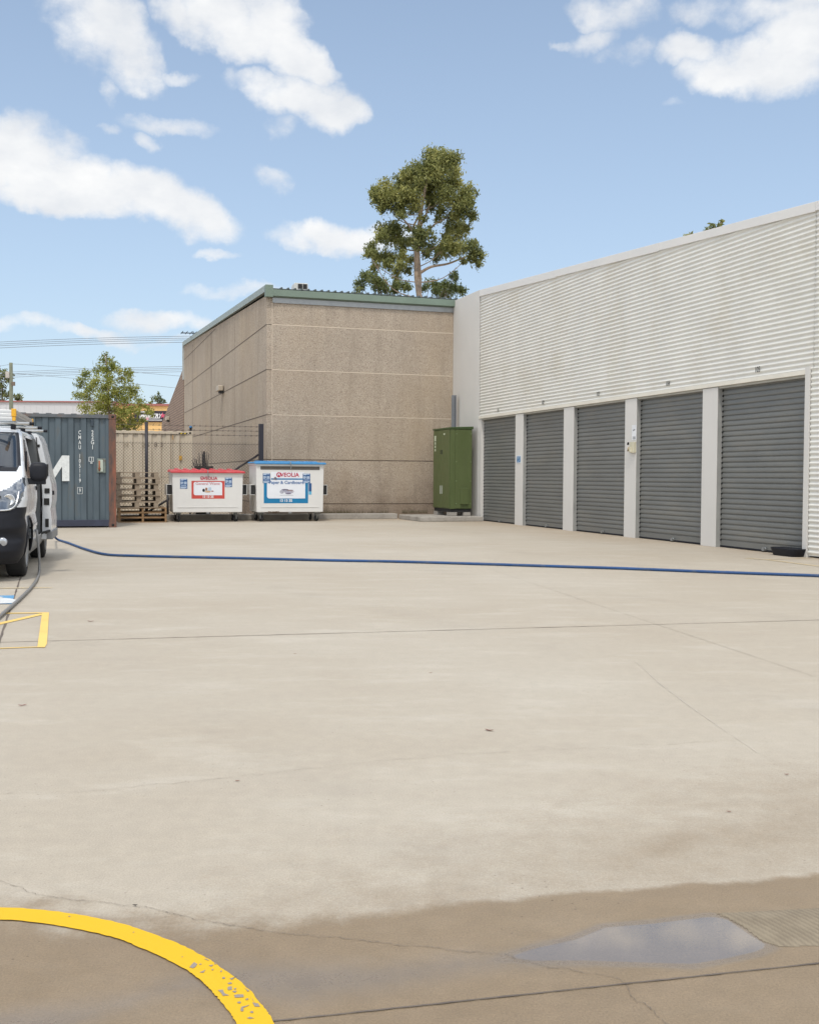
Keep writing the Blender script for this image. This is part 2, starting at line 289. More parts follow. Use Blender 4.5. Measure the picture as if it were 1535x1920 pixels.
def worn_paint_mat(name, col, wear=.53, base=(.45, .40, .33)):
    m, N, L, b = nodes_of(name)
    tc = N.new('ShaderNodeTexCoord')
    n1 = N.new('ShaderNodeTexNoise'); L.new(tc.outputs['Object'], n1.inputs[0]); n1.inputs['Scale'].default_value = 30; n1.inputs['Detail'].default_value = 8; n1.inputs['Roughness'].default_value = .7
    n2 = N.new('ShaderNodeTexNoise'); L.new(tc.outputs['Object'], n2.inputs[0]); n2.inputs['Scale'].default_value = 3; n2.inputs['Detail'].default_value = 4
    a = N.new('ShaderNodeMapRange'); L.new(n1.outputs['Fac'], a.inputs[0]); a.inputs[1].default_value = wear; a.inputs[2].default_value = wear+.1
    v = N.new('ShaderNodeMapRange'); L.new(n2.outputs['Fac'], v.inputs[0]); v.inputs[1].default_value = .3; v.inputs[2].default_value = .7; v.inputs[3].default_value = .9; v.inputs[4].default_value = 1.1
    s = N.new('ShaderNodeVectorMath'); s.operation = 'SCALE'; s.inputs[0].default_value = col; L.new(v.outputs[0], s.inputs['Scale'])
    mx = N.new('ShaderNodeMixRGB'); L.new(a.outputs[0], mx.inputs[0]); L.new(s.outputs[0], mx.inputs[1]); mx.inputs[2].default_value = (*base, 1)
    L.new(mx.outputs[0], b.inputs['Base Color']); b.inputs['Roughness'].default_value = .6
    return m

def yellow_fresh_mat():
    m, N, L, b = nodes_of('yellow_line_paint')
    tc = N.new('ShaderNodeTexCoord')
    n2 = N.new('ShaderNodeTexNoise'); L.new(tc.outputs['Object'], n2.inputs[0]); n2.inputs['Scale'].default_value = 2.2; n2.inputs['Detail'].default_value = 6
    g = N.new('ShaderNodeTexNoise'); L.new(tc.outputs['Object'], g.inputs[0]); g.inputs['Scale'].default_value = 150
    cr = N.new('ShaderNodeMixRGB'); L.new(n2.outputs['Fac'], cr.inputs[0]); cr.inputs[1].default_value = (.64, .385, .012, 1); cr.inputs[2].default_value = (.70, .43, .025, 1)
    L.new(cr.outputs[0], b.inputs['Base Color']); b.inputs['Roughness'].default_value = .6; b.inputs['Specular IOR Level'].default_value = .15
    bp = N.new('ShaderNodeBump'); bp.inputs['Distance'].default_value = .001; bp.inputs['Strength'].default_value = .5; L.new(g.outputs['Fac'], bp.inputs['Height']); L.new(bp.outputs[0], b.inputs['Normal'])
    return m

M_ground = ground_mat(); M_agg = aggregate_mat(); M_brick = brick_mat(); M_rust = rust_mat()
M_clad = mat('cream_steel_cladding', (.68, .665, .612), .42, 0, .05, 1.2, dirt=(.60, .56, .47), dscale=.7, dlo=.5, dhi=.8)
M_wall = mat('white_render', (.60, .58, .545), .75, 0, .035, .8, bump=.001, bscale=60)
M_trim = mat('cream_trim', (.70, .66, .57), .5, 0, .05, 2)
M_door = mat('grey_door_steel', (.148, .150, .142), .45, 0, .10, 1.5, dirt=(.19, .18, .155), dscale=1.6, dlo=.5, dhi=.8, stretch=(1, .5, 1.6))
M_dark = mat('dark_gap', (.02, .02, .02), .8)
M_green = mat('green_trim', (.155, .205, .16), .5, 0, .08, 2)
M_galv = mat('galvanised', (.30, .31, .31), .45, .6, .15, 6)
M_caulk = mat('cream_sealant', (.55, .46, .36), .8, 0, .1, 4)
M_joint = mat('dark_joint', (.10, .075, .055), .9, 0, .2, 4)
M_kerb = mat('kerb_concrete', (.34, .315, .28), .9, 0, .15, 3, bump=.003, bscale=30, dirt=(.20, .18, .155), dscale=2)
M_blue = mat('blue_container_paint', (.074, .100, .118), .6, 0, .25, 1.6, dirt=(.10, .085, .06), dscale=1.6, dlo=.56, dhi=.74, stretch=(1.6, 1.6, .45))
M_cream = mat('cream_container_paint', (.50, .43, .33), .6, 0, .08, 2, dirt=(.30, .22, .14), dscale=2.2, dlo=.6, dhi=.8, stretch=(1, 1, .4))
M_white = mat('white_bin_paint', (.66, .65, .625), .42, 0, .035, 3, dirt=(.45, .40, .33), dscale=3, dlo=.6, dhi=.85)
M_redlid = mat('red_lid_plastic', (.50, .035, .045), .45, 0, .12, 5, dirt=(.42, .14, .13), dscale=2.5)
M_bluelid = mat('blue_lid_plastic', (.035, .21, .44), .45, 0, .12, 5, dirt=(.10, .28, .45), dscale=2.5)
M_red = mat('red_label', (.52, .06, .045), .5, 0, .06, 3)
M_tblue = mat('blue_label', (.0, .17, .36), .5, 0, .06, 3)
M_lab = mat('white_label', (.72, .74, .78), .45, 0, .03, 3)
M_sign = mat('deep_blue_sticker', (.022, .09, .24), .5, 0, .1, 5)
M_ltext = mat('pale_print', (.45, .55, .68), .6)
M_wtext = mat('white_print', (.74, .74, .74), .6)
M_grey = mat('grey_print', (.20, .20, .25), .6, 0, .3, 30)
M_rubber = mat('black_rubber', (.018, .018, .019), .75, 0, .2, 8, bump=.002, bscale=60)
M_black = mat('black_plastic', (.014, .015, .020), .55, 0, .12, 5, spec=.22)
M_van = mat('white_van_paint', (.70, .72, .745), .28, 0, .02, 2, coat=.5)
M_vshade = mat('grey_sill_plastic', (.22, .225, .23), .6, 0, .1, 4)
M_glass = mat('dark_glass', (.012, .020, .032), .04, 0, .05, 2, spec=.5)
M_lamp = mat('headlamp_glass', (.18, .20, .23), .08, .55, .3, 9, coat=1.0)
M_chrome = mat('bright_metal', (.70, .71, .72), .25, .9, .08, 6)
M_alu = mat('ladder_aluminium', (.60, .61, .61), .38, .75, .08, 8)
M_lyel = mat('ladder_yellow_plastic', (.72, .38, .02), .5, 0, .1, 8)
M_cab = mat('green_cabinet_paint', (.086, .112, .038), .45, 0, .07, 2.0, dirt=(.085, .105, .04), dscale=1.5)
M_hose = mat('blue_hose', (.024, .070, .185), .55, 0, .2, 1.2, dirt=(.10, .12, .16), dscale=3, dlo=.5, dhi=.75, spec=.3)
M_cable = mat('grey_hose', (.19, .185, .175), .5, 0, .08, 5)
M_wood = mat('weathered_pallet_wood', (.31, .245, .18), .85, 0, .25, 6, bump=.002, stretch=(1, 6, 6))
M_wood2 = mat('brown_pallet_wood', (.30, .185, .095), .85, 0, .25, 6, bump=.002, stretch=(1, 6, 6))
M_bark = mat('pale_bark', (.40, .30, .22), .85, 0, .3, 4, dirt=(.20, .16, .13), dscale=3, dlo=.45, dhi=.65)
M_bark2 = mat('grey_bark', (.17, .13, .10), .9, 0, .3, 5)
M_pole = mat('pole_timber', (.16, .17, .12), .9, 0, .2, 3)
M_gwall = mat('far_grey_cladding', (.55, .55, .56), .7, 0, .04, .2)
M_owall = mat('far_yellow_wall', (.80, .50, .20), .7, 0, .05, .3)
M_redcap = mat('far_red_capping', (.34, .12, .11), .6)
M_signb = mat('far_black_sign', (.022, .016, .03), .5)
M_pink = mat('far_pink_star', (.55, .08, .14), .5)
M_fence = mat('dark_fence_steel', (.018, .017, .024), .55, 0, .1, 5)
M_wire = mat('weathered_wire', (.10, .085, .07), .7, .2, .2, 9)
M_yel = yellow_fresh_mat()
M_yworn = worn_paint_mat('worn_yellow_line', (.74, .50, .13), .66)
M_yfaint = worn_paint_mat('faint_yellow_line', (.60, .46, .22), .46)
M_bworn = worn_paint_mat('worn_blue_line', (.10, .29, .50), .62)
M_wworn = worn_paint_mat('worn_white_line', (.60, .61, .60), .62)
M_crack = mat('crack_dirt', (.085, .068, .05), .95, 0, .3, 10)
M_jointg = mat('slab_joint_sealant', (.13, .105, .085), .9, 0, .3, 10)
M_leafE = leaf_mat('eucalypt_leaves', (.11, .13, .05), (.24, .25, .08), (.43, .41, .14))
M_leafD = leaf_mat('dark_leaves', (.08, .11, .045), (.15, .18, .065), (.25, .27, .09))
M_leafL = leaf_mat('light_leaves', (.14, .165, .035), (.27, .295, .065), (.44, .44, .12))
M_dry = mat('dry_leaf', (.14, .05, .03), .8)

# ------------------------------------------------------------------ mesh helpers
class MB:
    def __init__(s): s.v = []; s.f = []; s.sm = []
    def add(s, vs, fs, smooth=False):
        o = len(s.v); s.v += [tuple(map(float, p)) for p in vs]; s.f += [tuple(i+o for i in f) for f in fs]; s.sm += [smooth]*len(fs); return s
    def box(s, x0, x1, y0, y1, z0, z1):
        vs = [(x, y, z) for z in (z0, z1) for y in (y0, y1) for x in (x0, x1)]
        return s.add(vs, [(0, 2, 3, 1), (4, 5, 7, 6), (0, 1, 5, 4), (1, 3, 7, 5), (3, 2, 6, 7), (2, 0, 4, 6)])
    def hexa(s, vs): return s.add(vs, [(0, 2, 3, 1), (4, 5, 7, 6), (0, 1, 5, 4), (1, 3, 7, 5), (3, 2, 6, 7), (2, 0, 4, 6)])
    def prism(s, poly, axis, a, b):          # poly of 2D points, extruded along axis from a to b
        n_ = len(poly)
        def P(p, t): return {'x': (t, p[0], p[1]), 'y': (p[0], t, p[1]), 'z': (p[0], p[1], t)}[axis]
        vs = [P(p, a) for p in poly]+[P(p, b) for p in poly]
        return s.add(vs, [tuple(range(n_))[::-1], tuple(range(n_, 2*n_))]+[(i, (i+1) % n_, (i+1) % n_+n_, i+n_) for i in range(n_)])
    def tube(s, pts, rad, n_=8, cap=True):
        pts = [np.array(p, float) for p in pts]; rad = [rad]*len(pts) if isinstance(rad, (int, float)) else rad
        vs = []; u = None
        for i, p in enumerate(pts):
            t = pts[min(i+1, len(pts)-1)]-pts[max(i-1, 0)]; t = t/(np.linalg.norm(t)+1e-9)
            if u is None:
                u = np.cross(t, [0, 0, 1]); u = np.cross(t, [1, 0, 0]) if np.linalg.norm(u) < .1 else u
            u = u-t*(u@t); u = u/np.linalg.norm(u); w = np.cross(t, u)
            for k in range(n_): a = 2*math.pi*k/n_; vs.append(p+rad[i]*(math.cos(a)*u+math.sin(a)*w))
        fs = [(i*n_+k, i*n_+(k+1) % n_, (i+1)*n_+(k+1) % n_, (i+1)*n_+k) for i in range(len(pts)-1) for k in range(n_)]
        if cap: fs += [tuple(range(n_))[::-1], tuple(range((len(pts)-1)*n_, len(pts)*n_))]
        return s.add(vs, fs, True)
    def lathe(s, prof, axis='x', c=(0, 0, 0), n_=32):    # prof: (t along axis, radius)
        vs = []
        for t, r in prof:
            for k in range(n_):
                a = 2*math.pi*k/n_; p = {'x': (t, r*math.cos(a), r*math.sin(a)), 'y': (r*math.cos(a), t, r*math.sin(a)), 'z': (r*math.cos(a), r*math.sin(a), t)}[axis]
                vs.append((p[0]+c[0], p[1]+c[1], p[2]+c[2]))
        fs = [(i*n_+k, i*n_+(k+1) % n_, (i+1)*n_+(k+1) % n_, (i+1)*n_+k) for i in range(len(prof)-1) for k in range(n_)]
        fs += [tuple(range(n_))[::-1], tuple(range((len(prof)-1)*n_, len(prof)*n_))]
        return s.add(vs, fs, True)
    def build(s, name, m, parent=None, loc=None, rotz=None, bevel=0.0, smooth=None, flip=False):
        me = bpy.data.meshes.new(name); me.from_pydata(s.v, [], s.f if not flip else [f[::-1] for f in s.f]); me.materials.append(m)
        me.polygons.foreach_set('use_smooth', [bool(x) for x in (s.sm if smooth is None else [smooth]*len(s.sm))])
        me.update(); o = bpy.data.objects.new(name, me); C.objects.link(o)
        if parent is not None: o.parent = parent
        if loc is not None: o.location = loc
        if rotz is not None: o.rotation_euler = (0, 0, rotz)
        if bevel: b = o.modifiers.new('bevel', 'BEVEL'); b.width = bevel; b.segments = 2; b.limit_method = 'ANGLE'; b.angle_limit = R_(40)
        return o
def tag(o, label=None, cat=None, group=None, kind=None):
    if label: o['label'] = label
    if cat: o['category'] = cat
    if group: o['group'] = group
    if kind: o['kind'] = kind
    return o
def thing(name, label, cat, loc=(0, 0, 0), rotz=0.0, group=None):
    o = bpy.data.objects.new(name, None); C.objects.link(o); o.location = loc; o.rotation_euler = (0, 0, rotz); o.empty_display_size = .2
    return tag(o, label, cat, group)
def copy_tree(o, parent=None):
    kids = [c for c in C.objects if c.parent == o]
    c = o.copy(); C.objects.link(c); c.parent = parent
    for k in kids: copy_tree(k, c)
    return c
def text_mesh(name, s, size, m, parent, pos, xdir=(1, 0, 0), updir=(0, 0, 1), bold=0.0, align='CENTER', shear=0.0, xs=1.0, depth=.001):
    cu = bpy.data.curves.new('t', 'FONT'); cu.body = s; cu.size = size; cu.align_x = align; cu.align_y = 'CENTER'; cu.offset = bold; cu.extrude = depth; cu.shear = shear; cu.resolution_u = 3
    t = bpy.data.objects.new('t', cu); C.objects.link(t)
    dg = bpy.context.evaluated_depsgraph_get(); me = bpy.data.meshes.new_from_object(t.evaluated_get(dg)); bpy.data.objects.remove(t); bpy.data.curves.remove(cu)
    X = Vector(xdir).normalized()*xs; U = Vector(updir).normalized(); Z = X.cross(U).normalized()
    me.transform(Matrix(((X.x, U.x, Z.x, pos[0]), (X.y, U.y, Z.y, pos[1]), (X.z, U.z, Z.z, pos[2]), (0, 0, 0, 1))))
    me.name = name; me.materials.clear(); me.materials.append(m); o = bpy.data.objects.new(name, me); C.objects.link(o); o.parent = parent
    return o
def catmull(pts, n_=8):
    P = [np.array(p, float) for p in pts]; P = [2*P[0]-P[1]]+P+[2*P[-1]-P[-2]]; out = []
    for i in range(1, len(P)-2):
        for k in range(n_):
            t = k/n_; a, b, c, d = P[i-1:i+3]
            out.append(.5*((2*b)+(-a+c)*t+(2*a-5*b+4*c-d)*t*t+(-a+3*b-3*c+d)*t**3))
    out.append(P[-2]); return out

# ------------------------------------------------------------------ the yard
def seg_sdf(P, poly):
    """signed distance (inside positive) of points P (n,2) to a closed polygon"""
    poly = np.array(poly); n_ = len(poly); d = np.full(len(P), 1e9); ins = np.zeros(len(P), bool)
    for i in range(n_):
        a, b = poly[i], poly[(i+1) % n_]; ab = b-a; t = np.clip(((P-a)@ab)/(ab@ab+1e-12), 0, 1); d = np.minimum(d, np.linalg.norm(P-(a+t[:, None]*ab), axis=1))
        c = ((a[1] > P[:, 1]) != (b[1] > P[:, 1])) & (P[:, 0] < (b[0]-a[0])*(P[:, 1]-a[1])/(b[1]-a[1]+1e-12)+a[0]); ins ^= c
    return np.where(ins, d, -d)
def gp(l): return [tuple(G(*p)[:2]) for p in l]
def build_ground():
    fx = list(np.arange(-2.4, 2.42, .025)); fy = list(np.arange(1.4, 6.2, .025))
    xs = [-900, -400, -200, -100, -50, -25, -16]+list(np.arange(-12, -2.4, .6))+fx+list(np.arange(3.0, 13, .6))+[16, 25, 50, 100, 200, 400, 900]
    ys = [-300, -100, -50, -20, -8, -2, 0, .8]+fy+list(np.arange(6.5, 36, .35))+[40, 50, 75, 120, 250, 500, 1500]
    X, Y = np.meshgrid(xs, ys); P = np.stack([X.ravel(), Y.ravel()], 1); nx, ny = len(xs), len(ys)
    f = [(j*nx+i, j*nx+i+1, (j+1)*nx+i+1, (j+1)*nx+i) for j in range(ny-1) for i in range(nx-1)]
    me = bpy.data.meshes.new('ground'); me.from_pydata([(a, b, 0) for a, b in P], [], f); me.materials.append(M_ground)
    sm = lambda d, w: np.clip(d/w*.5+.5, 0, 1)
    wet = gp([(-700, 1700), (-200, 1700), (0, 1706), (150, 1722), (300, 1726), (420, 1722), (560, 1722), (700, 1711), (860, 1692), (960, 1684), (1060, 1673), (1180, 1667), (1300, 1656), (1420, 1648), (1535, 1636), (1900, 1600), (2600, 1620), (2600, 3200), (-1600, 3200)])
    d1_ = seg_sdf(P, wet)
    # left part of the edge is gradual, right part crisp
    wl = np.interp(P[:, 0], [-1.2, -.7, -.1, .4], [1.1, .9, .40, .20]); damp = sm(d1_, wl)
    mot = gp([(560, 1712), (760, 1655), (900, 1610), (1050, 1580), (1200, 1545), (1330, 1500), (1440, 1478), (1535, 1462), (1900, 1440), (1900, 1700), (1535, 1655), (1200, 1680), (800, 1715)])
    d2_ = seg_sdf(P, mot); mottle = sm(d2_, .7)*.72
    pt = gp([(1490, 1525), (1535, 1512), (1700, 1500), (1900, 1560), (1700, 1625), (1535, 1605), (1480, 1570)]); d3_ = seg_sdf(P, pt); mottle = np.maximum(mottle, sm(d3_-.05, .4)*1.0)
    pt = gp([(1180, 1570), (1280, 1545), (1340, 1565), (1330, 1605), (1240, 1625), (1160, 1605)]); mottle = np.maximum(mottle, sm(seg_sdf(P, pt)-.02, .25)*.95)
    fl = gp([(-200, 1905), (60, 1882), (230, 1862), (330, 1822), (400, 1796), (560, 1800), (700, 1800), (820, 1790), (960, 1772), (1085, 1752), (1300, 1750), (1300, 1812), (1090, 1812), (900, 1832), (700, 1872), (560, 1893), (400, 1868), (300, 1880), (200, 1920), (0, 2000), (-300, 2000)])
    film = sm(seg_sdf(P, fl)+.02, .16)*.66
    pu = gp([(1075, 1760), (1130, 1737), (1220, 1729), (1275, 1723), (1330, 1716), (1366, 1722), (1400, 1745), (1450, 1776), (1420, 1789), (1370, 1800), (1300, 1812), (1200, 1809), (1090, 1805), (1000, 1806), (930, 1798), (1000, 1775)])
    film = np.maximum(film, sm(seg_sdf(P, pu)+.005, .05)*1.2)
    sd = P[:, 0]*D1[0]+P[:, 1]*D1[1]; dd = P[:, 0]*DN[0]+P[:, 1]*DN[1]
    soil = np.clip(1-(11.25-dd)/2.2, 0, 1)*(sd > 13)*np.clip((sd-12)/9, 0, 1)*.85; soil = np.maximum(soil, np.clip(1-(30.2-sd)/1.8, 0, 1)*.8)
    soil = np.maximum(soil, np.clip(1-(11.25-dd)/.35, 0, 1)*.8)
    soil[(dd > 12) | (sd > 31)] = .5
    for nm, a in (('damp', damp), ('mottle', mottle), ('film', film), ('soil', soil)):
        at = me.attributes.new(nm, 'FLOAT', 'POINT'); at.data.foreach_set('value', a.astype(np.float32))
    o = bpy.data.objects.new('ground', me); C.objects.link(o); tag(o, kind='structure')
build_ground()

def strip(name, pts, w, m, z=.004, kind='structure', label=None, cat=None, jit=0.0, group=None):
    """flat ribbon along ground points, w = width (or list)"""
    pts = [np.array(p[:2], float) for p in pts]; w = [w]*len(pts) if isinstance(w, (int, float)) else w; vs = []
    for i, p in enumerate(pts):
        t = pts[min(i+1, len(pts)-1)]-pts[max(i-1, 0)]; t = t/(np.linalg.norm(t)+1e-9); n_ = np.array([-t[1], t[0]])
        q = p+n_*random.uniform(-jit, jit)
        vs += [(*(q+n_*w[i]/2), z), (*(q-n_*w[i]/2), z)]
    o = MB().add(vs, [(2*i+1, 2*i+3, 2*i+2, 2*i) for i in range(len(pts)-1)]).build(name, m)
    return tag(o, label, cat, group, kind)
def gl(l, n_=1):
    q = [G(*p) for p in l]
    return q if n_ == 1 else catmull(q, n_)
def line(a, b, n_=30): a = np.array(a); b = np.array(b); return [a+(b-a)*i/n_ for i in range(n_+1)]
# slab joints
def ext(a, b, k0, k1): a = G(*a); b = G(*b); return a+(b-a)*k0, a+(b-a)*k1
for nm, a, b, k0, k1, w in (('slab_joint', (530, 1915), (1535, 1808), -.8, 1.8, .0062), ('slab_joint', (0, 1205), (1535, 1163), -.6, 1.5, .013), ('slab_joint', (38, 1085), (0, 1200), -4.2, 1.9, .02), ('faint_slab_joint', (1000, 1095), (1535, 1272), -.3, 1.6, .004)):
    p, q = ext(a, b, k0, k1); n_ = 160
    strip(nm, line(p, q, n_), [w*random.uniform(.5, 1.15) for _ in range(n_+1)], M_jointg if nm == 'slab_joint' else mat('faint_joint_fill', (.30, .26, .21), .95), z=.003, jit=w*.12)
def crack(pts, w, m=M_crack, z=.003, amp=.008, n_=26):
    c = catmull([G(*p) for p in pts], n_); off = 0; out = []; ws = []
    for i, p in enumerate(c):
        off = off*.86+random.uniform(-amp, amp)*.5; out.append(p+np.array([off*.4, off, 0])); ws.append(w*random.choice([.25, .4, .6, .8, 1.2, .3]))
    return strip('ground_crack', out, ws, m, z=z)
crack([(-260, 1590), (0, 1655), (70, 1680), (180, 1692), (260, 1702), (360, 1722), (470, 1742), (560, 1755), (640, 1760), (740, 1773), (850, 1783), (930, 1790), (985, 1803), (1060, 1818), (1160, 1838), (1185, 1870), (1225, 1900), (1260, 1930)], .0022, mat('fine_crack', (.17, .14, .11), .95))
crack([(0, 1490), (180, 1482), (320, 1470), (470, 1454), (620, 1437), (760, 1424), (900, 1414), (1080, 1404), (1260, 1396), (1400, 1388)], .0026, mat('faint_crack', (.33, .285, .23), .95), amp=.02)
crack([(1190, 1240), (1240, 1285), (1300, 1330), (1360, 1372), (1420, 1412)], .0045, mat('pale_scratch', (.50, .46, .395), .9), amp=.006)

# painted markings
def polysheet(name, pts, m, z, **k):
    vs = [(*p[:2], z) for p in pts]; o = MB().add(vs, [tuple(range(len(vs)))[::-1]]).build(name, m)
    me = o.data
    if me.polygons[0].normal.z < 0: me.flip_normals()
    return tag(o, **k)
def build_arc():
    outer = catmull([G(*p) for p in [(-260, 1722), (-120, 1706), (0, 1704), (100, 1711), (200, 1728), (270, 1748), (340, 1775), (390, 1801), (425, 1825), (460, 1852), (495, 1893), (512, 1920), (548, 2000), (575, 2090)]], 10)
    inner = catmull([G(*p) for p in [(-260, 1748), (-120, 1730), (0, 1727), (100, 1737), (200, 1757), (240, 1770), (300, 1796), (350, 1822), (378, 1843), (402, 1867), (425, 1895), (442, 1921), (478, 2000), (500, 2090)]], 10)
    vs = []; K = 12
    for a, b in zip(outer, inner):
        for k in range(K+1): p = a+(b-a)*k/K+np.array([random.uniform(-1, 1), random.uniform(-1, 1), 0])*(.0018 if k in (0, K) else 0); vs.append((p[0], p[1], .004))
    fs = [(i*(K+1)+k, i*(K+1)+k+1, (i+1)*(K+1)+k+1, (i+1)*(K+1)+k) for i in range(len(outer)-1) for k in range(K)]
    o = MB().add(vs, fs).build('yellow_arc_line', M_yel)
    if o.data.polygons[0].normal.z < 0: o.data.flip_normals()
    tag(o, kind='structure')
    # chips where the coating has lifted: concrete shows through
    chips = [[(357, 1818), (366, 1808), (372, 1812), (364, 1820)], [(376, 1827), (388, 1822), (384, 1828)], [(383, 1801), (395, 1806), (389, 1802)], [(393, 1814), (402, 1813), (398, 1817)],
             [(410, 1861), (420, 1860), (424, 1868), (432, 1871), (420, 1872)], [(429, 1855), (436, 1853), (437, 1860), (430, 1861)], [(440, 1870), (458, 1869), (459, 1874), (442, 1875)], [(437, 1863), (446, 1862), (443, 1866)],
             [(453, 1900), (455, 1892), (470, 1888), (468, 1890), (458, 1894), (458, 1901)], [(475, 1884), (486, 1886), (490, 1892), (480, 1892)], [(460, 1856), (470, 1862), (466, 1864)], [(432, 1839), (444, 1836), (446, 1834), (436, 1842)],
             [(470, 1870), (476, 1878), (482, 1886), (478, 1883)], [(414, 1826), (417, 1822), (418, 1827)], [(464, 1913), (470, 1911), (480, 1914), (470, 1915)], [(401, 1790+16), (408, 1812), (404, 1812)]]
    chips += [[(x, y), (x+w, y-h), (x+w*1.3, y+h*.4), (x+w*.4, y+h)] for x, y, w, h in ((418, 1838, 5, 2), (428, 1848, 7, 2), (446, 1884, 6, 2), (462, 1878, 5, 2), (398, 1822, 4, 1.5), (375, 1812, 4, 1.5), (470, 1902, 6, 2), (440, 1858, 4, 1.5), (342, 1798, 3, 1), (250, 1752, 3, 1), (130, 1722, 3, .8))]
    for c in chips:
        c = [(q[0]-2, q[1]) for q in c]
        cx = sum(p[0] for p in c)/len(c); cy = sum(p[1] for p in c)/len(c)
        pts = []
        for i in range(len(c)):
            a = c[i]; b = c[(i+1) % len(c)]
            pts.append(a); pts.append(((a[0]+b[0])/2+random.uniform(-1.2, 1.2), (a[1]+b[1])/2+random.uniform(-.8, .8)))
        polysheet('paint_chip', [G(*p) for p in pts], MATS.get('chip_concrete') or mat('chip_concrete', (.26, .225, .19), .8, 0, .05, 3), .0052, kind='structure')
build_arc()
polysheet('yellow_bay_line', gl([(79, 1149), (92, 1149), (88, 1208), (84, 1215), (70, 1215)]), M_yworn, .0045, kind='structure')
strip('yellow_bay_line', gl([(-120, 1151.5), (0, 1150.8), (81, 1149.8)]), .055, M_yworn)
strip('yellow_bay_line', gl([(-150, 1208), (0, 1170), (81, 1151.5)]), .075, M_yworn, z=.0042)
strip('yellow_bay_line', gl([(-150, 1219), (0, 1216.5), (71, 1214)]), .03, M_yworn, z=.004)
strip('yellow_bay_line', gl([(-100, 1105), (0, 1103.5), (97, 1102.5)]), .07, M_yfaint)
strip('yellow_bay_line', gl([(1398, 1047), (1440, 1050), (1535, 1062), (1640, 1076)]), .09, M_yfaint)
strip('yellow_bay_line', gl([(1430, 1049.5), (1535, 1046)]), .05, M_yfaint, z=.0035)
polysheet('blue_painted_square', gl([(-60, 1118.5), (27, 1117), (22, 1133), (-66, 1134.5)]), M_bworn, .004, kind='structure')
strip('white_painted_symbol', gl([(-40, 1133), (-26, 1127), (-10, 1124.5), (4, 1125.5), (12, 1128.5), (15, 1132.5)], 6), .20, M_wworn, z=.0075)
polysheet('white_painted_symbol', gl([(-12, 1120.5), (0, 1120), (7, 1121), (2, 1122.5), (-10, 1123)]), M_wworn, .0075, kind='structure')
# raked concrete patch at the right edge
def raked_mat():
    m, N, L, b = nodes_of('raked_concrete'); tc = N.new('ShaderNodeTexCoord')
    n1 = N.new('ShaderNodeTexNoise'); L.new(tc.outputs['Object'], n1.inputs[0]); n1.inputs['Scale'].default_value = 14; n1.inputs['Detail'].default_value = 8
    at = N.new('ShaderNodeAttribute'); at.attribute_name = 'groove'
    ad = N.new('ShaderNodeMath'); ad.operation = 'MULTIPLY_ADD'; L.new(n1.outputs['Fac'], ad.inputs[0]); ad.inputs[1].default_value = 1.9; L.new(at.outputs['Fac'], ad.inputs[2])
    cr = N.new('ShaderNodeValToRGB'); L.new(ad.outputs[0], cr.inputs[0]); cr.color_ramp.elements[0].position = .45; cr.color_ramp.elements[0].color = (.17, .135, .09, 1); cr.color_ramp.elements[1].position = 1.0; cr.color_ramp.elements[1].color = (.25, .205, .14, 1)
    hf = N.new('ShaderNodeMath'); hf.operation = 'MULTIPLY'; L.new(ad.outputs[0], hf.inputs[0]); hf.inputs[1].default_value = .50; L.new(hf.outputs[0], cr.inputs[0])
    L.new(cr.outputs[0], b.inputs['Base Color']); b.inputs['Roughness'].default_value = .75
    return m
def build_raked():
    P0 = np.array(gp([(1335, 1713), (1535, 1703), (1640, 1698), (1640, 1772), (1535, 1775), (1462, 1778), (1425, 1765), (1395, 1742), (1360, 1722)]))
    lo = P0.min(0); hi = P0.max(0); st = .006; xs = np.arange(lo[0], hi[0], st); ys = np.arange(lo[1], hi[1], st)
    X, Y = np.meshgrid(xs, ys); P = np.stack([X.ravel(), Y.ravel()], 1); sd = seg_sdf(P, P0)
    a = G(1345, 1712)[:2]; b = G(1463, 1779)[:2]; PER = .019; t = (b-a)/np.linalg.norm(b-a); n_ = np.array([-t[1], t[0]])
    u = P@n_+.006*np.sin(P@t*9)+rng.normal(0, .0006, len(P)); gv = .5+.5*np.sin(u*2*math.pi/PER); h = .0035+.004*gv**1.3
    h = np.where(sd > .0, np.minimum(h, .0006+sd*.10), -.01)
    nx = len(xs); keep = sd > 0; fs = []
    for j in range(len(ys)-1):
        for i in range(nx-1):
            q = (j*nx+i, j*nx+i+1, (j+1)*nx+i+1, (j+1)*nx+i)
            if keep[q[0]] and keep[q[1]] and keep[q[2]] and keep[q[3]]: fs.append(q)
    o = MB().add(np.column_stack([P, h]), fs, True).build('raked_concrete_patch', raked_mat()); at = o.data.attributes.new('groove', 'FLOAT', 'POINT'); at.data.foreach_set('value', gv.astype(np.float32)); tag(o, kind='structure')
build_raked()
# kerb and slab
tag(MB().box(-8, 9.3, 30.22, 30.75, 0, .155).build('kerb', M_kerb, rotz=TH, bevel=.015), kind='structure')
tag(MB().box(-8, 5.5, 30.75, 31.3, -.05, .10).build('kerb_bed', mat('fence_line_soil', (.13, .11, .085), .95, 0, .3, 4, bump=.01, bscale=10), rotz=TH), kind='structure')

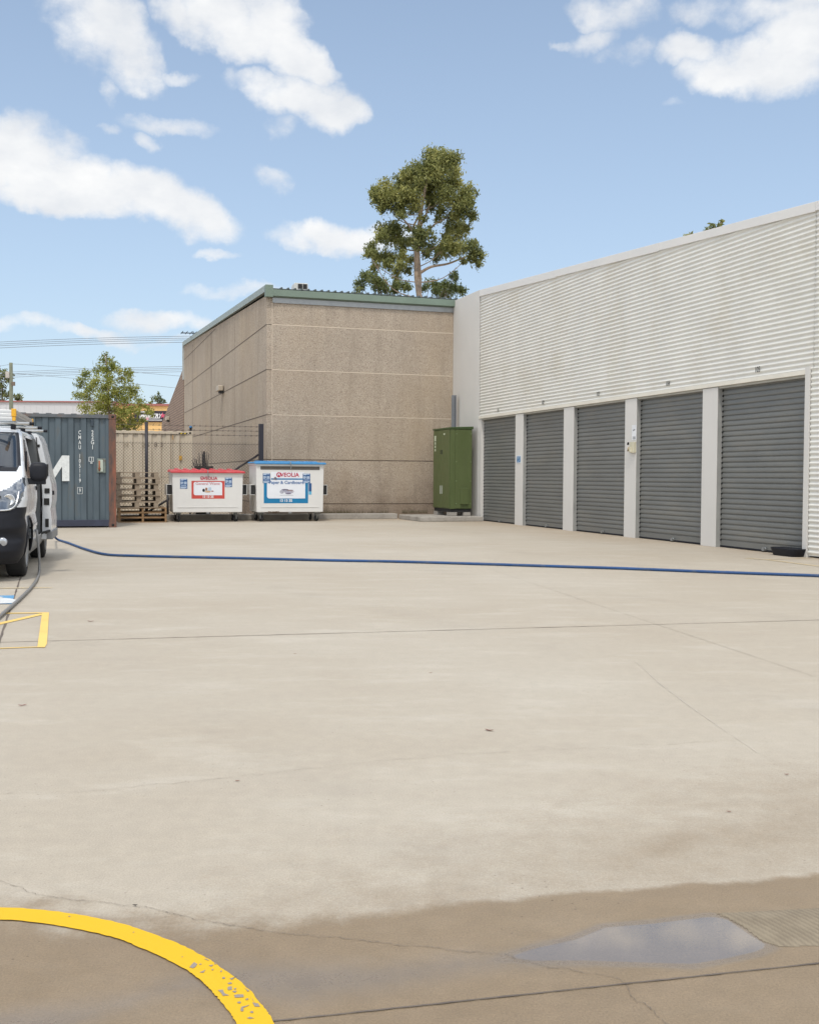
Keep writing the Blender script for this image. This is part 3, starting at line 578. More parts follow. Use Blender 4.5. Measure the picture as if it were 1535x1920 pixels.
# ------------------------------------------------------------------ storage building
DW = 11.25
ztop = lambda s: 5.625+(s-14.2)*.0677
doors = [(26.02, 28.487), (23.14, 25.506), (20.20, 22.60), (17.30, 19.71), (14.39, 16.81)]
def build_storage():
    t = thing('storage_building', 'long cream storage building with corrugated cladding above five grey roller doors', 'building', W(DW, 14.3), TH)
    X0, Y0 = DW, 14.3
    def sh(mb): mb.v = [(x-X0, y-Y0, z) for x, y, z in mb.v]; return mb
    per, amp, k = .0835, .0105, 10
    def corr(y0, y1, z0, z1f, name):
        mb = MB(); zs = []; z = z0
        while z < 6.7: zs.append(z); z += per/k
        ys = [y0+(y1-y0)*i/12 for i in range(13)]
        nz = len(zs); vs = []
        for y in ys:
            zt = z1f(y)
            for z in zs: zz = min(z, zt); vs.append((DW-amp*math.cos(2*math.pi*(zz-z0)/per), y, zz))
        fs = [(i*nz+j, i*nz+j+1, (i+1)*nz+j+1, (i+1)*nz+j) for i in range(12) for j in range(nz-1) if zs[j] < max(z1f(ys[i]), z1f(ys[i+1]))]
        mb.add(vs, fs, True)
        for z in (3.55, 4.35, 5.15, 5.8):
            for y in np.arange(y0+.4, y1-.2, .9):
                if z < z1f(y)-.3: zz = z0+per*(round((z-z0)/per-.5)+.5); mb.box(DW-amp-.006, DW-amp, y-.007, y+.007, zz-.007, zz+.007)
        return sh(mb).build(name, M_clad, t)
    cl = corr(14.215, 28.60, 3.005, lambda s: ztop(s)-.05, 'cladding')
    corr(2.0, 14.205, 3.005, lambda s: ztop(s)-.05, 'cladding')
    mb = MB(); zs = np.arange(.03, 3.004, per/k); ys = [2.0, 8, 14.26]; nz = len(zs)
    mb.add([(DW-amp*math.cos(2*math.pi*(z-3.005)/per), y, z) for y in ys for z in zs], [(i*nz+j, i*nz+j+1, (i+1)*nz+j+1, (i+1)*nz+j) for i in range(2) for j in range(nz-1)], True)
    sh(mb).build('lower_cladding', M_clad, t)
    # capping in lengths
    mb = MB(); ys = [2.0, 8.5, 14.2, 18.9, 23.6, 28.62]
    for i in range(5):
        a, b = ys[i]+.003, ys[i+1]-.003; p = .030+.002*(i % 2); h = .132+.012*i
        mb.hexa([(DW-p, a, ztop(a)-h), (DW+.4, a, ztop(a)-h), (DW-p, b, ztop(b)-h), (DW+.4, b, ztop(b)-h), (DW-p, a, ztop(a)), (DW+.4, a, ztop(a)+.01), (DW-p, b, ztop(b)), (DW+.4, b, ztop(b)+.01)])
    sh(mb).build('capping', mat('light_grey_capping', (.68, .66, .63), .5, 0, .03, 1), t, bevel=.004)
    # end wall panel, gap strip and core walls
    sh(MB().hexa([(DW-.01, 28.66, 0), (24, 28.66, 0), (DW-.01, 30.84, 0), (24, 30.84, 0), (DW-.01, 28.66, 6.615), (24, 28.66, 6.615), (DW-.01, 30.84, 6.632), (24, 30.84, 6.632)])).build('end_wall', M_wall, t, bevel=.006)
    sh(MB().box(DW+.03, DW+.05, 28.55, 28.66, 3.0, 6.4)).build('corner_strip', M_dark, t)  # dark backing paints the shade in the cavities at the cladding ends
    sh(MB().hexa([(DW+.30, 2, .0), (24, 2, .0), (DW+.30, 28.64, .0), (24, 28.64, .0), (DW+.30, 2, ztop(2)-.12), (24, 2, ztop(2)-.6), (DW+.30, 28.64, ztop(28.6)-.12), (24, 28.64, ztop(28.6)-.6)])).build('core_wall', M_wall, t)
    # pillars
    for y0, y1 in ((25.512, 26.02), (22.606, 23.14), (19.716, 20.20), (16.816, 17.30)):
        pm = MB().box(DW-.004, DW+.20, y0, y1, 0, 2.912); sh(pm).build('pillar', M_wall, t, bevel=.004)
        sh(MB().box(DW+.0, DW+.19, y0-.006, y0-.0045, 0, 2.91)).build('door_guide', mat('guide_grey', (.30, .30, .285), .5), t, bevel=.002)
    sh(MB().box(DW-.004, DW+.2, 28.49, 28.648, 0, 2.912)).build('pillar', M_wall, t, bevel=.004)
    sh(MB().box(DW-.02, DW+.2, 14.27, 14.387, 0, 3.04)).build('door_jamb', M_wall, t, bevel=.003)
    # head flashing (lintel) with a small drip return
    sh(MB().box(DW-.022, DW+.2, 14.389, 28.62, 2.925, 3.0)).build('lintel', M_trim, t, bevel=.003)
    sh(MB().box(DW+.02, DW+.2, 14.389, 28.6, 2.885, 2.923)).build('head_channel', mat('head_channel_steel', (.40, .385, .34), .5), t)  # greyer steel channel below the lintel
    # roller doors
    for i, (y0, y1) in enumerate(doors):
        per_ = .0935; mb = MB(); zb = .13; x = DW+.10
        prof = []
        z = zb
        while z < 2.93:
            for q, dx in ((0, .0), (.006, .012), (.016, .012), (.022, -.001), (.035, -.006), (.060, -.006), (.080, -.003)): prof.append((x+dx, z+q*per_/.0935))
            z += per_
        n_ = len(prof); ysd = [y0-.002, (y0+y1)/2, y1+.002]
        mb.add([(px, yy, pz) for yy in ysd for px, pz in prof], [(a*n_+j, a*n_+j+1, (a+1)*n_+j+1, (a+1)*n_+j) for a in range(2) for j in range(n_-1)], False)
        mb.box(x-.004, x+.01, y0, y1, .035, .13)
        nclip = len(mb.f); z = zb
        while z < 2.85: mb.box(x-.016, x+.001, y1-.03, y1-.005, z-.01, z+.018); z += per_
        q_ = [(x_+.004*math.sin(z_*2.1+i*1.7)*math.sin(y_*3+i), y_, z_) for x_, y_, z_ in mb.v[:3*n_]]; mb.v[:3*n_] = q_
        d = sh(mb).build('roller_door', M_door, t)
        sh(MB().box(x-.012, x+.02, y0, y1, .008, .037)).build('bottom_rail', M_black, d)
        d.data.materials.append(M_dark)
        for k_, f_ in enumerate(d.data.polygons):
            if k_ >= nclip: f_.material_index = 1
        yc = y0+(y1-y0)*(.46 if i else .5); lk = MB().box(x-.035, x-.004, yc-.06, yc+.06, .03, .05).box(x-.05, x-.02, yc-.03, yc+.025, .02, .075).tube([(x-.04, yc-.08, .06), (x-.04, yc-.04, .075)], .012, 6)
        sh(lk).build('padlock', M_galv, d)
        if i >= 2: sh(MB().box(x-.02, x-.004, y0+.03, y0+.07, .98, 1.06).lathe([(x-.032, .012), (x-.02, .012)], 'x', (0, y0+.05, 1.02), 10)).build('keyhole', M_galv, d)
    for s_, px, py in (('101', 933, 769.5), ('102', 1017, 755), ('103', 1120, 739), ('104', 1251, 719.5), ('105', 1419, 693)):
        y, z = onD(px, py, DW-.02)
        text_mesh('door_number', s_, .14, mat('black_digits', (.03, .03, .03), .5), t, (-.0135, y-Y0, z), (0, -1, 0), (0, 0, 1), xs=.72)
    return t
build_storage()
# sign, notice and key safe on the pillars
def on_wall(name, label, cat, px0, px1, py0, py1, m, th=.006, d=DW-.006, yr=None):
    y1, z1 = onD(px0, py0, d); y0, z0 = onD(px1, py1, d)
    if yr: y0, y1 = yr
    t = thing(name, label, cat, W(d, (y0+y1)/2, (z0+z1)/2), TH); w = abs(y1-y0)/2; h = abs(z1-z0)/2
    MB().box(-th, 0, -w, w, -h, h).build('panel', m, t); return t, w, h
t, w, h = on_wall('wall_sign', 'small blue and white sign on the first pillar', 'sign', 974.5, 982.5, 854, 868, mat('sign_white', (.62, .66, .70), .5), yr=(25.64, 25.90))
MB().box(-.009, -.0065, -w+.02, w-.02, -h+.02, h-.02).build('blue_field', mat('sign_blue', (.05, .17, .33), .5, 0, .15, 9), t)
mb = MB()
for z, a, b in ((.07, -.06, .02), (.045, -.05, .07), (.01, -.03, .05), (-.03, -.07, .0), (-.06, -.02, .06), (-.085, -.08, -.03)): mb.box(-.012, -.0095, a, b, z, z+.014)
mb.build('lettering', M_ltext, t)
t, w, h = on_wall('paper_notice', 'tall white paper notice taped on the third pillar above a key safe', 'notice', 1184.5, 1192.5, 797, 817.5, mat('paper_white', (.70, .71, .72), .6), th=.003)
mb = MB().box(-.006, -.0035, -.04, -.01, .0, .03).box(-.006, -.0035, .01, .04, -.005, .02)
mb.build('print', mat('dark_print', (.12, .12, .13), .6), t)
t, w, h = on_wall('paper_notice', 'small square white notice with fine print on the third pillar', 'notice', 1184.5, 1192.5, 818, 824.5, MATS['paper_white'], th=.003)
mb = MB()
for k in range(4): mb.box(-.006, -.0035, -w*.7, w*.6-.02*(k % 2), h*.6-k*h*.38, h*.6-k*h*.38+.006)
mb.build('print', MATS['dark_print'], t)
t, w, h = on_wall('key_safe', 'cream key safe with a hanging padlock on the third pillar', 'key safe', 1184, 1192, 829, 848.5, mat('cream_plastic', (.58, .54, .40), .5), th=.05)
MB().box(-.075, -.052, -.01, w*.8, -h*.9, h*.1).build('cover', MATS['cream_plastic'], t, bevel=.004)
MB().tube([(-.07, w*1.2, h*.9), (-.07, w*1.35, h*.75), (-.07, w*1.3, h*.5)], .022, 8).build('lock', M_dark, t)
MB().tube([(-.07, w*1.1, h*.1), (-.07, w*1.1, -h*.75)], [.018, .028], 8).build('key', mat('brass', (.35, .28, .18), .4, .6), t)
t = thing('grey_channel_post', 'grey perforated steel channel standing against the white wall behind the green cabinet', 'post', W(11.12, 30.35), TH)
mb = MB().box(-.10, .0, -.02, .0, 0, 3.72).box(.0, .012, -.12, .0, 0, 3.72); nf = len(mb.f)
for k in range(60): mb.box(-.004, .001, -.09, -.055, .2+k*.058, .225+k*.058)
o = mb.build('channel', mat('grey_channel_steel', (.20, .21, .225), .5, .2), t); o.data.materials.append(M_dark)
for k in range(nf, len(o.data.polygons)): o.data.polygons[k].material_index = 1

# ------------------------------------------------------------------ concrete-panel building
def build_beige():
    A, B = 30.85, 53.95; X0 = 5.497; zr = lambda s: 6.60+(s-A)*.0462
    t = thing('concrete_panel_building', 'beige exposed aggregate concrete building with green gutter', 'building', W(X0, A), TH)
    b = MB(); Wd = 9.0
    vs = [(0, 0, 0), (Wd, 0, 0), (Wd, B-A, 0), (0, B-A, 0), (0, 0, zr(A)-.12), (Wd, 0, zr(A)-.12), (Wd, B-A, zr(B)), (0, B-A, zr(B))]
    b.add(vs, [(0, 1, 5, 4), (1, 2, 6, 5), (2, 3, 7, 6), (3, 0, 4, 7), (4, 5, 6, 7), (3, 2, 1, 0)]); b.build('wall', M_agg, t)
    js = MB(); js2 = MB()
    for z in (5.645, 4.34, 3.03): js.box(.16, Wd, -.004, .0, z-.013, z+.013)
    js.box(.155, .172, -.0045, 0, .2, 6.35); js.build('pale_joint', M_caulk, t)
    for z in (1.735, .44): js2.box(.0, Wd, -.004, .0, z-.014, z+.010)
    for z in (5.645, 4.34, 3.03): js2.box(.0, .15, -.004, .0, z-.008, z+.006)
    for z in (5.645, 4.34, 3.03, 1.735, .44): js2.box(-.004, .0, 0, B-A, z-.014, z+.014)
    js2.box(-.004, 0, 11.2, B-A, 6.955, 6.985)
    js2.box(-.005, 0, 12.5, 12.58, 0, 7.05); js2.box(-.004, 0, 19.28, 19.33, 0, 7.3)
    js2.build('dark_joint', M_joint, t)
    ft = MB().box(-.004, 0, 6.2, 6.23, .2, 6.5); ft.build('faint_joint', mat('faint_joint_line', (.25, .20, .15), .9), t)
    # gutter, corner cap, barge, soffit board
    g = MB(); pr = [(-.15, 6.455), (-.03, 6.425), (0, 6.43), (0, 6.65), (-.02, 6.65), (-.13, 6.645), (-.15, 6.64)]
    pr = [(y, z) for y, z in pr]
    g.prism([(y, z) for y, z in pr], 'x', .13, Wd); g.build('gutter', M_green, t, bevel=.004)
    MB().box(-.06, .16, -.16, .02, 6.42, 6.765).build('gutter_end', M_green, t, bevel=.004)
    MB().box(.17, Wd, -.035, .0, 6.275, 6.42).build('soffit_board', M_galv, t)
    bg = MB(); bg.hexa([(-.06, .02, 6.58), (.05, .02, 6.58), (-.06, B-A+.1, zr(B)-.0), (.05, B-A+.1, zr(B)-.0), (-.06, .02, 6.765), (.05, .02, 6.765), (-.06, B-A+.1, zr(B)+.21), (.05, B-A+.1, zr(B)+.21)])
    bg.build('barge_board', mat('grey_green_barge', (.27, .31, .29), .5), t)
    rf = MB().hexa([(.05, -.10, 6.66), (Wd, -.10, 6.66), (.05, B-A, zr(B)+.12), (Wd, B-A, zr(B)+.12), (.05, -.10, 6.68), (Wd, -.10, 6.68), (.05, B-A, zr(B)+.14), (Wd, B-A, zr(B)+.14)])
    x = .42
    while x < 8.8:
        rf.hexa([(x-.03, -.12, 6.67), (x+.03, -.12, 6.67), (x-.03, B-A, zr(B)+.13), (x+.03, B-A, zr(B)+.13), (x-.018, -.12, 6.72), (x+.018, -.12, 6.72), (x-.018, B-A, zr(B)+.18), (x+.018, B-A, zr(B)+.18)]); x += .2
    rf.build('roof', mat('dark_green_roofing', (.07, .085, .08), .5), t)
    dp = MB().box(-.08, .0, -.02+(B-A), .06+(B-A), 6.0, zr(B)+.2); dp.build('corner_strip', mat('pale_flashing', (.40, .42, .41), .5), t)
    # brick wing wall
    w = MB(); q = [(B-A+.06, 0), (B-A+.06, 6.62), (B-A+13.0, 4.45), (B-A+13.2, 3.9), (B-A+13.2, 0)]
    w.prism(q, 'x', -.02, .28); w.build('brick_wing_wall', M_brick, t)
    # wall lamps
    for (px, py, dd) in ((418, 729, 0), (318, 785, 0)):
        s, z = onD(px, py, X0)
        l = MB().box(-.22, -.03, s-A-.32, s-A+.32, z-.09, z+.11); l.build('wall_lamp', mat('lamp_diffuser', (.42, .36, .28), .5, 0, .1, 4), t, bevel=.03)
        MB().box(-.16, -.001, s-A-.28, s-A+.1, z-.17, z-.09).build('wall_lamp_bracket', M_dark, t)
    s, z = onD(418, 745, X0)
    # rain stain below lamp and dark soot near ground
    return t
build_beige()
d, z = onS(564, 538.5, 37.0)
t = thing('roof_cooler', 'small pale cooler box with dark louvres on the beige building roof', 'cooler', W(d, 37.0, z-.28), TH)
MB().hexa([(-.28, 0, 0), (.28, 0, 0), (-.28, .7, 0), (.28, .7, 0), (-.22, .03, .44), (.26, .03, .44), (-.2, .6, .44), (.25, .6, .44)]).build('housing', mat('pale_roof_plastic', (.50, .50, .47), .5), t, bevel=.02)
MB().box(-.10, .05, -.01, .01, .24, .40).box(.08, .22, -.01, .01, .24, .40).build('louvre', M_dark, t)
d, z = onD(362, 627, 5.497)
t = thing('roof_antenna', 'thin dark antenna on the far edge of the beige roof', 'antenna', W(5.5, d, z-.2), TH)
MB().tube([(0, 0, 0), (0, 0, .35)], .02, 6).build('mast', M_dark, t)
mb = MB().tube([(-.55, 0, .25), (.3, 0, .27)], .025, 6)
for x in (-.5, -.3, -.1, .1, .25): mb.tube([(x, -.5, .27), (x, .5, .27)], .015, 5)
mb.build('elements', M_dark, t)

# ------------------------------------------------------------------ shipping containers
def trap(x0, x1, per, dep, y0, z0, z1, mb):
    xs = [(x0, 0.0)]; x = x0+.04
    while x < x1-.05:
        for q, dy in ((0, 0), (.25, 0), (.37, dep), (.75, dep), (.87, 0)): xs.append((min(x+q*per, x1), dy))
        x += per
    xs.append((x1, 0)); n_ = len(xs)
    mb.add([(a, y0+b, z) for z in (z0, z1) for a, b in xs], [(i, i+1, n_+i+1, n_+i) for i in range(n_-1)]); return mb
def container(name, label, right_d, front_s, length, height, m_body, m_post, depth=2.5):
    t = thing(name, label, 'shipping container', W(right_d-length, front_s), TH); Lx = length
    mb = MB(); trap(.17, Lx-.17, .285, .038, .03, .17, height-.10, mb); mb.box(.1, Lx-.1, depth-.05, depth-.02, .1, height-.1); mb.build('corrugated_side', m_body, t)
    MB().box(.0, .03, .17, depth-.17, .15, height-.1).build('end_panel', m_body, t); MB().box(Lx-.03, Lx, .17, depth-.17, .15, height-.1).build('end_door', m_body, t)
    tr = MB().box(.17, Lx-.17, 0, .06, height-.10, height-.02).box(.17, Lx-.17, depth-.06, depth, height-.1, height-.02); tr.build('top_rail', m_body if m_post is None else mat('grey_rail_paint', (.10, .11, .12), .6, 0, .25, 5, dirt=(.16, .10, .07), dscale=3), t, bevel=.004)
    MB().box(.17, Lx-.17, .005, .06, .035, .185).box(.17, Lx-.17, depth-.06, depth, .035, .185).build('bottom_rail', mat('dark_navy_rail', (.03, .035, .06), .5, 0, .2, 4) if m_post else m_body, t, bevel=.004)
    # roof with corrugation bumps
    rb = MB().box(.1, Lx-.1, .05, depth-.05, height-.06, height-.035); x = .3
    while x < Lx-.3: rb.hexa([(x, .02, height-.04), (x+.16, .02, height-.04), (x, depth-.02, height-.04), (x+.16, depth-.02, height-.04), (x+.02, .02, height-.003), (x+.14, .02, height-.003), (x+.02, depth-.02, height-.003), (x+.14, depth-.02, height-.003)]); x += .28
    rb.build('roof', MATS.get('grey_rail_paint') if m_post else m_body, t)
    for x0 in (0, Lx-.175):
        p = m_post or m_body
        for y0 in (0, depth-.16):
            po = MB().box(x0+.005, x0+.17, y0+.004, y0+.155, .12, height-.12).build('corner_post', p, t, bevel=.004)
            for z0 in (0, height-.12):
                c = MB().box(x0-.003, x0+.178, y0-.003, y0+.163, z0, z0+.12).build('corner_casting', p, po, bevel=.01)
                if y0 == 0: MB().lathe([(-.006, .0), (-.006, .033), (.02, .033)], 'y', (x0+.095, 0, z0+.06), 16).build('casting_hole', M_dark, c)
    return t, Lx
t, Lx = container('shipping_container', 'weathered blue shipping container with rusty corner post beside the white van', 1.096, 26.34, 6.1, 2.695, M_blue, M_rust)
ox = 1.096-Lx
def cpos(px, py): d, z = onS(px, py, 26.34); return d-ox, z
M_ctext = mat('container_white_print', (.62, .64, .63), .6, 0, .12, 20, dirt=(.25, .24, .22), dscale=9, dlo=.6, dhi=.75)
x, z0 = cpos(149.5, 811)
for i, ch in enumerate('CMAU 105119 9'):
    zz = z0-i*.1165+(.03 if i > 4 else 0)
    if ch != ' ': text_mesh('serial_lettering', ch, .130, M_ctext, t, (x, .024, zz), xs=.68, bold=.002)
zz = z0-12*.1165+.03
fr = MB()
for a in (-.055, .055): fr.box(x+a-.004, x+a+.004, .020, .026, zz-.075, zz+.075)
for a in (-.075, .075): fr.box(x-.059, x+.059, .020, .026, zz+a-.004, zz+a+.004)
fr.build('check_digit_frame', M_ctext, t)
x, z0 = cpos(173.5, 811)
for i, ch in enumerate('22G1'): text_mesh('serial_lettering', ch, .138, M_ctext, t, (x, .024, z0-i*.1165), xs=.78, bold=.002)
x, z = cpos(171, 861)
fr = MB()
for a in (-.05, 0.01, .05): fr.box(x+a-.006, x+a+.006, .020, .026, z-.05, z+.05)
for a in (-.05, .05): fr.box(x-.05, x+.06, .020, .026, z+a-.005, z+a+.005)
fr.box(x-.02, x+.03, .02, .026, z-.10, z-.075).build('small_marking', M_ctext, t)
# big lettering, the last letter clear of the van
x1, zt = cpos(130, 854); x0_, zb = cpos(130, 902); hM = zt-zb; yy = .021
for k, ch in enumerate(('C', 'M', 'A', '', 'C', 'G')): 
    if ch: text_mesh('company_lettering', ch, hM*1.36, M_ctext, t, (x1-.42-(6-k)*.66, yy, (zt+zb)/2), bold=.02)
mm = MB(); wM = .74; sw = .165
L0 = x1-wM
mm.add([(L0, yy, zb), (L0+sw, yy, zb), (L0+sw, yy, zt), (L0, yy, zt)], [(0, 1, 2, 3)]); mm.add([(x1-sw, yy, zb), (x1, yy, zb), (x1, yy, zt), (x1-sw, yy, zt)], [(0, 1, 2, 3)])
mm.add([(L0+sw, yy-.0008, zt), (L0+sw, yy-.0008, zt-.26), (L0+wM/2, yy-.0008, zb), (L0+wM/2, yy-.0008, zb+.26)], [(0, 1, 2, 3)]); mm.add([(x1-sw, yy-.0008, zt), (L0+wM/2, yy-.0008, zb+.26), (L0+wM/2, yy-.0008, zb), (x1-sw, yy-.0008, zt-.26)], [(0, 1, 2, 3)])
mm.build('company_lettering', M_ctext, t)
x, z = cpos(190, 873)
hb = MB().box(x-.10, x+.10, .012, .03, z-.17, z+.17).build('lashing_recess', mat('recess_grey', (.16, .19, .17), .7, 0, .3, 12, dirt=(.10, .05, .03), dscale=8), t, bevel=.01)
MB().box(x-.065, x+.035, -.002, .014, z-.14, z+.14).build('recess_plate', mat('pale_green_plate', (.42, .47, .40), .6, 0, .15, 10), hb)
MB().tube([(x-.045, -.01, z+.12), (x-.045, -.01, z-.13)], .018, 8).lathe([(-.02, .03), (.0, .03)], 'y', (x-.045, 0, z-.07), 10).build('rusty_bar', mat('orange_rust', (.28, .10, .05), .9, 0, .3, 15), hb)
x, z = cpos(173, 793)
MB().box(x-.035, x+.035, -.005, .03, z-.08, z+.08).build('vent', mat('vent_navy', (.03, .045, .06), .5), t, bevel=.01)

t2, L2 = container('shipping_container', 'cream shipping container behind the chain link fence', 3.73, 34.0, 6.1, 2.64, M_cream, None)
o2 = 3.73-L2
def c2(px, py): d, z = onS(px, py, 34.0); return d-o2, z
M_fprint = mat('faded_dark_print', (.17, .14, .11), .8, 0, .3, 15)
for ch, px in (('6', 277.5), ('8', 292), ('3', 303)): x, z = c2(px, 834); text_mesh('faded_lettering', ch, .21, M_fprint, t2, (x, .022, z))
M_vf = mat('very_faded_print', (.33, .275, .20), .8)
for ch, px in (('M', 236), ('1', 248), ('0', 269)): x, z = c2(px, 834); text_mesh('faded_lettering', ch, .19, M_vf, t2, (x, .022, z))
for px, n_, y0 in ((324, 17, 829), (338, 7, 828)):
    for k in range(n_): x, z = c2(px, y0+k*3.1); text_mesh('serial_lettering', random.choice('ECGLUT') if px < 330 else 'L4567Z1'[k], .055, M_fprint, t2, (x, .022, z))
x, z = c2(338.5, 858.5); MB().box(x-.045, x+.045, .012, .024, z-.07, z+.07).build('orange_sticker', mat('orange_sticker', (.52, .28, .03), .6, 0, .2, 15), t2)
x, z = c2(324, 820); MB().box(x-.02, x+.02, .012, .024, z-.07, z+.07).build('tan_sticker', mat('tan_sticker', (.42, .26, .12), .6), t2)
x, z = c2(343, 812.5); hz = MB(); hy = MB()
for k in range(5): (hz if k % 2 == 0 else hy).add([(x-.14+k*.055, -.003, z-.02), (x-.085+k*.055, -.003, z-.02), (x-.065+k*.055, -.003, z+.02), (x-.12+k*.055, -.003, z+.02)], [(0, 1, 2, 3)])
hz.build('hazard_tape_black', M_dark, t2); hy.build('hazard_tape_yellow', mat('hazard_yellow', (.6, .42, .03), .6), t2)
d_, z_ = onS(358, 808, 34.0)
t = thing('blue_twist_lock', 'small blue clamp on the top corner of the cream container', 'clamp', W(d_, 34.05, 2.645), TH)
MB().box(-.035, .035, 0, .06, 0, .10).build('body', M_black, t); MB().lathe([(.10, .05), (.14, .045), (.17, .02)], 'z', (0, .03, 0), 12).build('cap', mat('clamp_blue', (.03, .16, .35), .5), t)

# ------------------------------------------------------------------ chain link fence
def build_fence():
    sF = 30.42; t = thing('chain_link_fence', 'chain link fence with three barbed wires between blue container and beige building', 'fence', W(-5.0, sF), TH)
    x0, x1, zt, zb = -1.0, 10.25, 2.17, .05; per = .086; mb = MB()
    Ht = zt-zb; c = x0-Ht
    def thin(a, b, r):
        a = np.array(a); b = np.array(b); dd = (b-a)/np.linalg.norm(b-a); u = np.cross(dd, [0, 1, 0]); u /= np.linalg.norm(u); v = np.array([0, 1., 0])
        vs = [p+r*(math.cos(q)*u+math.sin(q)*v) for p in (a, b) for q in (0, 2.094, 4.189)]
        mb.add(vs, [(0, 1, 4, 3), (1, 2, 5, 4), (2, 0, 3, 5)])
    k = c
    while k < x1:
        a = max(k, x0); b = min(k+Ht, x1)
        if b > a:
            thin((a, 0, zb+(a-k)), (b, 0, zb+(b-k)), .0042)
            thin((a, .004, zt-(a-k)), (b, .004, zt-(b-k)), .0042)
        k += per
    k = x0
    while k < x1: mb.box(k-.003, k+.003, -.003, .003, zt-.01, zt+.035); k += per
    mb.build('mesh', M_wire, t)
    wv = MB()
    for z in (zt-.03, 1.2, .12): wv.tube([(x0, .01, z), (x1, .01, z)], .005, 5)
    wv.build('line_wire', M_wire, t)
    for z, zl in ((2.655, 2.57), (2.53, 2.46), (2.40, 2.36)):
        bw = MB(); pts = [(x0+(x1-x0)*i/24, 0, z-.012*math.sin(math.pi*(i % 12)/12)) for i in range(25)]; bw.tube(pts, .005, 5)
        x = x0+.1
        while x < x1-.05: bw.tube([(x-.02, .012, z-.03), (x+.02, -.012, z+.02)], .004, 4); bw.tube([(x+.02, .012, z-.03), (x-.02, -.012, z+.02)], .004, 4); x += .16
        bw.build('barbed_wire', M_wire, t)
    MB().tube([(7.075, .03, 0), (7.075, .03, 2.73)], .045, 12).build('post', M_fence, t)
    MB().box(10.20, 10.33, -.05, .08, 0, 2.74).build('end_post', M_fence, t, bevel=.01)
    MB().tube([(10.20, .03, 1.86), (7.9, .06, .35)], .03, 10).tube([(7.9, .06, .72), (6.9, .06, .10)], .03, 10).build('brace', M_fence, t)
    MB().tube([(7.65, .03, 0), (7.65, .03, .75)], .035, 10).build('stub_post', M_fence, t)
build_fence()
# black sticks behind the fence
def build_sticks():
    d, z = onS(381, 880, 30.68); t = thing('stick_bundle', 'bundle of black sticks and scrap standing behind the red lidded bin', 'scrap', W(d, 30.68), TH)
    mb = MB().box(-.22, .28, -.06, .1, 1.32, 1.52).box(-.2, .2, -.05, .08, 0.1, 1.4)
    for k in range(26):
        a = random.uniform(-.3, .15); tilt = random.uniform(-.28, .1); h = random.uniform(1.55, 1.95) if a > -.1 else random.uniform(1.5, 1.8)
        mb.tube([(a*.5, random.uniform(-.05, .05), 1.2), (a+tilt*.3, random.uniform(-.05, .05), h)], [.015, .008], 5)
    mb.hexa([(-.04, -.03, 1.3), (.10, -.03, 1.3), (-.04, .03, 1.3), (.1, .03, 1.3), (.0, -.02, 1.94), (.05, -.02, 1.94), (.0, .02, 1.94), (.05, .02, 1.94)])
    mb.build('sticks', M_dark, t)
build_sticks()

# ------------------------------------------------------------------ bins
def caster(t, x, y, turn=0.0, r=.085):
    c = MB().box(x-.09, x+.09, y-.07, y+.07, .235, .258).box(x-.085, x-.075, y-.05, y+.02, .2, .24).box(x+.075, x+.085, y-.05, y+.02, .2, .24).build('caster_plate', M_galv, t)
    a = turn; ux, uy = math.cos(a), math.sin(a)
    wm = MB().lathe([(-.022, r*.75), (-.022, r*.95), (-.012, r), (.012, r), (.022, r*.95), (.022, r*.75)], 'x', (0, 0, 0), 20)
    wm.v = [(x+p[0]*ux-p[1]*uy+.02*uy, y+p[0]*uy+p[1]*ux, p[2]+r) for p in wm.v]; wm.build('caster_wheel', M_rubber, c)
    fk = MB()
    for s_ in (-.03, .03): fk.hexa([(s_-.004, -.02, r-.01), (s_+.004, -.02, r-.01), (s_-.004, .02, r-.01), (s_+.004, .02, r-.01), (s_-.004, -.05, .236), (s_+.004, -.05, .236), (s_-.004, .05, .236), (s_+.004, .05, .236)])
    fk.v = [(x+p[0]*ux-p[1]*uy+.02*uy, y+p[0]*uy+p[1]*ux, p[2]) for p in fk.v]; fk.build('caster_fork', M_galv, c)
